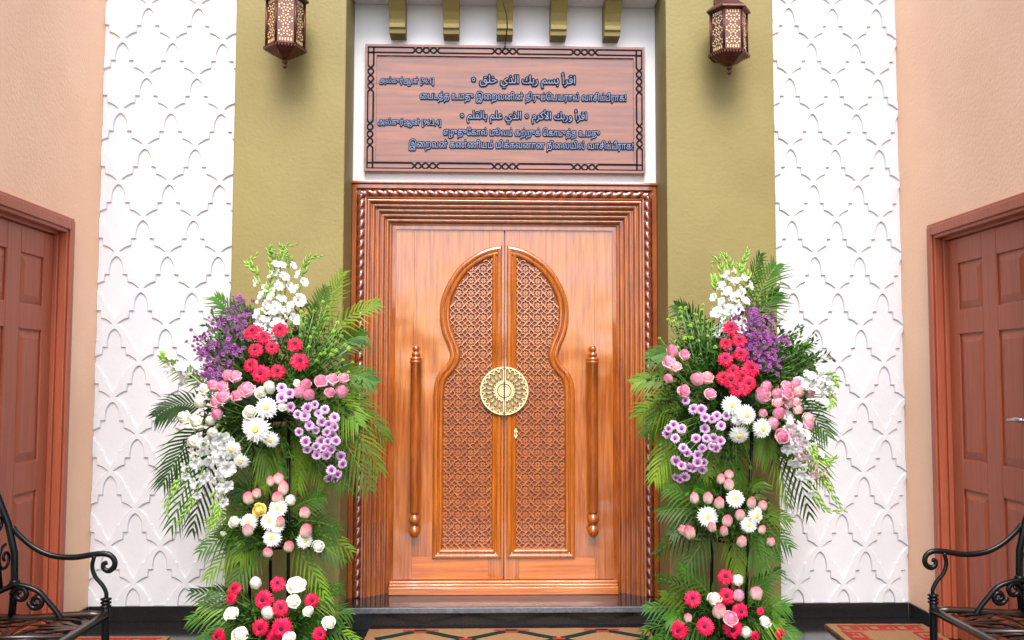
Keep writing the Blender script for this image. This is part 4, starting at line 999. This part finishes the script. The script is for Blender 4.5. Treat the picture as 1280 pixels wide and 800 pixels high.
def stand(px_rods, d, lab):
    """black iron flower stand: three rods with basket rings for the tiers"""
    mids = px_rods['tiers']; base = P(px_rods['base'][0], px_rods['base'][1], d); root = empty('flower_stand', (base.x, base.y, 0), lab, 'flower stand', 'black flower stands')
    for a, b, db, dt in px_rods['rods']:
        B = P(*b, d+dt); A = P(*a, d+db); t = (0-B.z)/(A.z-B.z); F_ = B+(A-B)*t
        mb = MB(); mb.tube([(F_.x, F_.y, .002), (B.x, B.y, B.z)], .0085, 8); mb.tube([(F_.x, F_.y, .0), (F_.x, F_.y, .012)], .014, 8); mb.build('stand_rod', M['iron'], root)
    for (x, y, r) in mids:
        c = P(x, y, d+.02); mb = MB()
        for zz, rr in ((-.06, r*.7), (-.02, r)): mb.tube([(c.x+rr*math.cos(2*PI*i/24), c.y+rr*math.sin(2*PI*i/24), c.z+zz) for i in range(25)], .004, 5, caps=False)
        for i in range(8): mb.tube([(c.x, c.y, c.z-.075), (c.x+r*.7*math.cos(PI/4*i), c.y+r*.7*math.sin(PI/4*i), c.z-.06), (c.x+r*math.cos(PI/4*i), c.y+r*math.sin(PI/4*i), c.z-.02)], .003, 5)
        mb.build('basket_ring', M['iron'], root)

DL, DR_ = 4.72, 4.76
stand(dict(base=(342, 780), tiers=[(335, 520, .13), (340, 668, .11), (345, 785, .13)], rods=[((360, 780), (361, 520), -.07, -.05), ((311, 780), (318, 520), -.02, .0), ((338, 780), (338, 520), .12, .10)]), DL,
      'black iron stand carrying the flower sprays left of the double door')
stand(dict(base=(915, 780), tiers=[(918, 520, .13), (910, 660, .11), (908, 780, .13)], rods=[((932, 770), (940, 540), -.07, -.06), ((889, 770), (892, 540), -.02, .0), ((912, 770), (914, 540), .12, .10)]), DR_,
      'black iron stand carrying the flower sprays right of the double door')

# ---------------------------------------------------------------- left, top tier
S = Spray(336, 505, DL, .46, 'large top spray with gladioli, gerberas and purple asters on the left flower stand'); S.foam(.15)
for a in [((320, 430), (270, 372), .03, .13, 0), ((330, 430), (290, 385), .03, .12, 0), ((385, 440), (428, 342), .03, .15, 1), ((380, 440), (408, 360), .0, .12, 1), ((385, 445), (472, 378), .08, .12, 1), ((395, 455), (455, 420), .06, .12, 0),
          ((400, 480), (482, 548), .07, .15, 0), ((392, 500), (462, 612), .08, .15, 0), ((380, 510), (405, 606), .06, .14, 1), ((362, 520), (372, 612), .03, .12, 1), ((300, 520), (298, 628), .03, .14, 0), ((270, 520), (214, 662), .10, .15, 0),
          ((262, 510), (196, 520), .08, .12, 0), ((262, 490), (204, 446), .02, .08, 1), ((335, 520), (328, 610), .03, .13, 1), ((255, 530), (204, 606), .07, .14, 0), ((400, 490), (474, 588), .09, .15, 1), ((400, 470), (468, 478), .05, .13, 0),
          ((280, 525), (240, 665), .06, .14, 0), ((385, 505), (430, 610), .06, .14, 0), ((350, 530), (395, 590), .03, .12, 1), ((310, 530), (345, 590), .0, .12, 1), ((395, 480), (448, 530), .06, .14, 1)]:
    S.frond(a[0], a[1], a[2], a[3], 15, .0 if a[1][1] > 500 else .08, -.06 if a[1][1] > 500 else .10, 'frond_light' if a[4] else 'frond')
S.ferns(44, 105, 75, .17, 0, 0); S.ferns(26, 70, 50, .16, 5, -55)
for b_, t_ in (((372, 470), (385, 398)), ((378, 470), (405, 412)), ((382, 475), (420, 432)), ((372, 480), (368, 400)), ((385, 480), (428, 455)), ((375, 475), (395, 430))): S.buttons(b_, t_, 8, 24)
for i in range(40):
    t = rng.random(); S.aster(308-58*t+rng.gauss(0, 9)*(1-.2*t), 400+62*t+rng.gauss(0, 15))
for pth, f0, f1, nf in (([(338, 440), (340, 400), (345, 360), (341, 325), (337, 312), (346, 318)], .05, .56, 8), ([(346, 440), (352, 400), (357, 360), (362, 325), (352, 309), (372, 306)], .05, .54, 8), ([(330, 440), (330, 405), (329, 365), (318, 337), (310, 330), (322, 318)], .08, .48, 7),
                        ([(352, 440), (366, 395), (375, 360), (381, 335), (388, 322), (402, 321)], .1, .5, 7), ([(342, 430), (348, 385), (352, 350), (350, 330), (354, 318), (361, 322)], .04, .56, 8), ([(336, 440), (334, 415), (327, 395), (332, 372), (340, 345), (337, 330)], .03, .6, 7)):
    S.gladiolus(pth, DL-.05, DL-.02+rng.uniform(-.05, .03), f0, f1, nf, .93)
for pth, f0, f1, nf in (([(275, 530), (258, 550), (243, 575), (225, 600), (211, 625), (209, 645)], .15, .55, 7), ([(285, 540), (275, 565), (272, 590), (268, 625), (262, 655), (259, 672)], .12, .5, 7), ([(280, 535), (265, 560), (252, 590), (246, 615), (232, 640), (222, 655)], .1, .6, 7),
                        ([(290, 545), (283, 575), (281, 600), (276, 625), (272, 645), (266, 660)], .1, .6, 7), ([(262, 490), (240, 470), (222, 460), (208, 448), (202, 444)], .3, .7, 4)):
    S.gladiolus(pth, DL-.16, DL-.22, f0, f1, nf, .95)
S.blooms('pink', [(316, 414), (350, 411), (330, 421, .85), (319, 437), (340, 434, .9), (369, 430), (313, 456), (375, 451), (326, 467), (347, 464)], 1.0, .06)
S.blooms('rose_pink', [(285, 470), (295, 472), (267, 483), (279, 485), (309, 489, 1.1), (280, 497), (297, 496), (382, 482), (374, 491), (386, 494), (401, 478), (415, 476), (429, 474, .9), (412, 492), (427, 491), (272, 518), (271, 504)], 1.05, .07)
S.blooms('rose_cream', [(337, 484), (326, 492), (256, 487, .8), (371, 480, .8), (251, 504), (233, 523), (247, 528), (264, 526), (313, 516), (267, 542), (244, 553, 1.1), (338, 487), (353, 509, .7), (251, 499)], 1.1, .07)
S.blooms('white', [(333, 510, 1.05), (320, 537, 1.2), (338, 550, .95), (290, 562, .85), (301, 577, .85), (312, 530, .7)], 1.02, .09, 0)
S.blooms('lilac', [(190+x/2.5, 480+y/2.5) for x, y in ((405, 12), (432, 32), (405, 45), (432, 72), (455, 95), (478, 100), (485, 75), (508, 65), (520, 92), (540, 80), (460, 150), (492, 130), (530, 118), (552, 125), (512, 145), (480, 180), (485, 205), (512, 195), (515, 222),
                   (545, 222), (570, 105), (570, 135), (565, 160), (548, 180), (575, 178), (560, 205), (535, 200), (590, 225), (595, 250), (580, 282), (560, 270), (552, 295), (572, 295), (546, 150), (528, 178))]+[(352, 485), (362, 492), (352, 496)], 1.05, .08, .05)
# ---------------------------------------------------------------- left, middle tier
S = Spray(342, 655, DL, .26, 'middle spray of white gerberas and rosebuds with one yellow rose on the left flower stand'); S.foam(.10)
for t_, m_ in (((250, 690), 0), ((258, 724), 1), ((290, 738), 0), ((406, 742), 1), ((428, 702), 0), ((424, 662), 0), ((262, 652), 1), ((406, 622), 0), ((296, 610), 0), ((440, 690), 1), ((300, 700), 1), ((275, 670), 0)):
    S.frond((342+(t_[0]-342)*.12, 652+(t_[1]-652)*.1), t_, .05, .105, 11, -.02, -.10, 'frond_light' if m_ else 'frond')
S.ferns(20, 40, 28, .11)
S.blooms('white', [(347, 635, 1.05), (337, 651, .9), (340, 672, 1.08), (311, 653, .85), (381, 676, .75), (346, 657, .7)], 1., .06, .05)
S.blooms('rose_tip', [(348, 600), (311, 624), (321, 618), (354, 612, 1.1), (347, 623), (350, 653), (310, 664, 1.1), (381, 642, 1.1), (382, 665, 1.1), (361, 684), (335, 691, 1.1), (338, 603, .8)], .95, .06, .5)
S.blooms('rose_cream', [(294, 653), (397, 683), (363, 626), (280, 668, .7)], .95, .05); S.bloom('rose_yellow', 324, 638, 1.0, .07)
# ---------------------------------------------------------------- left, bottom tier
S = Spray(345, 778, DL, .30, 'bottom spray of hot pink gerberas and white roses on the left flower stand'); S.foam(.12)
for t_, m_ in (((240, 740), 0), ((236, 775), 0), ((250, 802), 0), ((425, 735), 0), ((438, 768), 0), ((444, 800), 1), ((412, 745), 1), ((250, 758), 1), ((270, 790), 0), ((425, 785), 0), ((262, 738), 0), ((258, 818), 0), ((430, 820), 0)):
    S.frond((345+(t_[0]-345)*.1, 775+(t_[1]-775)*.1), t_, .04, .11, 12, -.02, -.10, 'frond_light' if m_ else 'frond')
S.ferns(22, 55, 28, .12, 0, 8)
S.blooms('pink', [(347, 729, .95), (329, 750, 1.15), (351, 760, .9), (325, 785, 1.1), (352, 785, 1.05), (390, 751, .9), (292, 736, .8), (272, 795, .9), (342, 799), (400, 793, .85), (288, 748, .7)], 1., .06, .1)
S.blooms('rose_cream', [(320, 730), (370, 732, 1.1), (366, 753), (335, 767, 1.1), (385, 765), (290, 768, 1.1), (411, 779, 1.15), (301, 795, 1.1), (362, 798)], 1.05, .07, .4)
# ---------------------------------------------------------------- right, top tier
S = Spray(918, 500, DR_, .46, 'large top spray with gladioli, gerberas and purple asters on the right flower stand'); S.foam(.15)
for a in [((930, 410), (970, 332), .04, .17, 0), ((935, 420), (972, 366), .03, .14, 0), ((925, 400), (950, 318), .02, .12, 0), ((890, 430), (845, 382), .03, .12, 0), ((880, 450), (812, 448), .07, .12, 0), ((870, 480), (794, 478), .05, .12, 1), ((870, 500), (798, 520), .06, .14, 1), ((880, 520), (832, 602), .06, .13, 1),
          ((890, 530), (862, 612), .05, .13, 0), ((900, 530), (888, 608), .04, .13, 1), ((915, 535), (918, 612), .03, .12, 0), ((965, 470), (1010, 430), .03, .10, 0), ((965, 500), (1012, 645), .10, .15, 0), ((960, 520), (985, 632), .07, .15, 1), ((970, 490), (1034, 545), .08, .14, 0), ((940, 520), (962, 570), .03, .12, 1),
          ((870, 490), (808, 545), .07, .14, 0), ((960, 470), (1015, 455), .04, .11, 1), ((965, 510), (1030, 600), .09, .15, 1), ((880, 500), (850, 560), .04, .14, 0), ((975, 500), (1000, 580), .06, .14, 1), ((860, 510), (818, 600), .06, .13, 1)]:
    S.frond(a[0], a[1], a[2], a[3], 15, .0 if a[1][1] > 500 else .08, -.06 if a[1][1] > 500 else .10, 'frond_light' if a[4] else 'frond')
S.ferns(44, 95, 75, .17, 0, 0); S.ferns(26, 72, 50, .16, -5, -55); S.ferns(8, 25, 30, .15, 72, -45)
for b_, t_ in (((880, 480), (868, 395)), ((876, 478), (852, 408)), ((872, 480), (842, 420)), ((886, 480), (885, 390)), ((880, 485), (850, 438)), ((885, 475), (872, 425)), ((888, 480), (893, 420))): S.buttons(b_, t_, 8, 24)
for i in range(38): S.aster(rng.gauss(952, 14), rng.gauss(420, 19))
for pth, f0, f1, nf in (([(908, 420), (907, 395), (906, 365), (902, 340), (897, 322), (889, 333)], .03, .52, 8), ([(916, 420), (919, 390), (921, 360), (925, 338), (932, 322), (935, 312)], .03, .52, 8), ([(904, 420), (899, 395), (896, 370), (893, 352), (891, 345)], .05, .6, 6), ([(920, 420), (925, 390), (931, 362), (934, 348), (928, 336), (918, 330)], .05, .52, 7),
                        ([(912, 420), (913, 385), (910, 355), (912, 335), (907, 322), (901, 318)], .04, .55, 8)):
    S.gladiolus(pth, DR_-.05, DR_-.02+rng.uniform(-.05, .03), f0, f1, nf, .93)
for pth, f0, f1, nf, kd in (([(972, 525), (985, 545), (1000, 560), (1020, 570), (1035, 578), (1046, 570)], .1, .6, 7, 'floret'), ([(975, 535), (988, 560), (1002, 585), (1015, 612), (1030, 635), (1050, 640)], .1, .6, 8, 'floret'), ([(980, 530), (995, 550), (1012, 580), (1030, 600), (1042, 620), (1056, 640)], .1, .55, 7, 'floret_pink'),
                            ([(985, 505), (1000, 485), (1015, 472), (1032, 468), (1046, 478), (1036, 490)], .2, .6, 6, 'floret'), ([(975, 520), (990, 535), (1003, 545), (1015, 560), (1020, 580)], .1, .7, 7, 'floret'), ([(990, 500), (1010, 490), (1030, 480), (1040, 500), (1036, 510)], .3, .6, 4, 'floret')):
    S.gladiolus(pth, DR_-.16, DR_-.22, f0, f1, nf, .92, kd)
S.blooms('pink', [(914, 409), (924, 425), (907, 429, .9), (907, 448), (926, 442), (939, 460), (905, 472), (936, 479), (921, 486), (916, 463, .9), (929, 486, .8), (914, 475), (928, 470, .8)], 1., .06)
S.blooms('rose_pink', [(841, 440, 1.1), (856, 445), (837, 455, 1.1), (836, 474), (872, 475, 1.1), (856, 492), (888, 493), (957, 484), (952, 494, 1.1), (970, 493), (983, 484), (994, 480), (983, 494), (1011, 492, 1.1), (855, 489, 1.1), (888, 495), (953, 496, 1.1), (973, 517), (953, 517), (965, 530, 1.1), (976, 546, 1.1), (1009, 532, 1.1)], 1.03, .07)
S.blooms('rose_pale', [(845, 460), (884, 474), (996, 490), (970, 504), (972, 503), (984, 497), (994, 503), (996, 513), (1009, 524), (984, 505, .9)], 1., .07)
S.blooms('white', [(915, 507, 1.15), (933, 519, .95), (924, 544, 1.08), (953, 536, 1.05), (922, 524, .8)], 1.02, .10, 0)
S.blooms('lilac', [(790+x/2.5, 480+y/2.5) for x, y in ((168, 52), (192, 78), (217, 80), (228, 105), (250, 110), (265, 100), (295, 100), (278, 130), (228, 140), (200, 170), (220, 200), (232, 170), (255, 168), (277, 178), (155, 140), (130, 128), (110, 155), (135, 170), (115, 140), (173, 215), (160, 200),
                   (205, 222), (225, 245), (205, 245), (220, 268), (155, 255), (137, 240), (180, 260), (190, 262), (165, 290), (138, 292), (150, 298), (250, 195), (262, 200))], 1.05, .08, .05)
# ---------------------------------------------------------------- right, middle tier
S = Spray(910, 645, DR_, .26, 'middle spray of white gerberas and pink tipped rosebuds on the right flower stand'); S.foam(.10)
for t_, m_ in (((824, 640), 0), ((820, 692), 0), ((850, 722), 0), ((922, 722), 1), ((956, 712), 0), ((988, 684), 0), ((986, 652), 1), ((830, 612), 0), ((952, 602), 1), ((838, 668), 0), ((972, 700), 0), ((870, 610), 0), ((900, 595), 1)):
    S.frond((910+(t_[0]-910)*.12, 645+(t_[1]-645)*.1), t_, .05, .105, 11, -.02, -.10, 'frond_light' if m_ else 'frond')
S.ferns(20, 40, 28, .11)
S.blooms('white', [(919, 623, 1.1), (885, 646, 1.02), (945, 645, .92), (936, 656, .85)], 1., .06, .05)
S.blooms('rose_tip', [(868, 624), (885, 624), (899, 630), (911, 594), (911, 607, .9), (901, 600), (909, 652), (925, 645, 1.1), (890, 660), (905, 665), (862, 667, 1.1), (854, 664), (927, 678, 1.15), (952, 663), (963, 678), (953, 633), (939, 630)], .95, .06, .45)
# ---------------------------------------------------------------- right, bottom tier
S = Spray(908, 772, DR_, .30, 'bottom spray of hot pink gerberas with white and pink roses on the right flower stand'); S.foam(.12)
for t_, m_ in (((822, 722), 0), ((806, 760), 0), ((802, 790), 0), ((815, 806), 0), ((850, 708), 0), ((958, 728), 0), ((985, 758), 0), ((996, 795), 0), ((974, 712), 0), ((828, 745), 1), ((975, 780), 1), ((835, 775), 0), ((820, 815), 0), ((1005, 815), 0)):
    S.frond((908+(t_[0]-908)*.1, 770+(t_[1]-770)*.1), t_, .04, .11, 12, -.02, -.10, 'frond_light' if m_ else 'frond')
S.ferns(22, 55, 28, .12, 0, 8)
S.blooms('pink', [(907, 721, 1.05), (866, 748, 1.05), (908, 745, 1.05), (926, 764, 1.05), (881, 783, 1.05), (848, 788, 1.05), (916, 787), (951, 764, .5), (976, 793, .7), (944, 796, .6)], 1., .06, .1)
S.blooms('rose_cream', [(922, 726), (893, 750, 1.05), (932, 791, 1.2), (956, 778, .9)], 1., .07, .3)
S.blooms('rose_tip', [(945, 743, 1.3), (899, 765, 1.15), (860, 773)], 1., .07, .4); S.blooms('rose_pink', [(912, 774, 1.1), (923, 745)], 1., .07, .3)
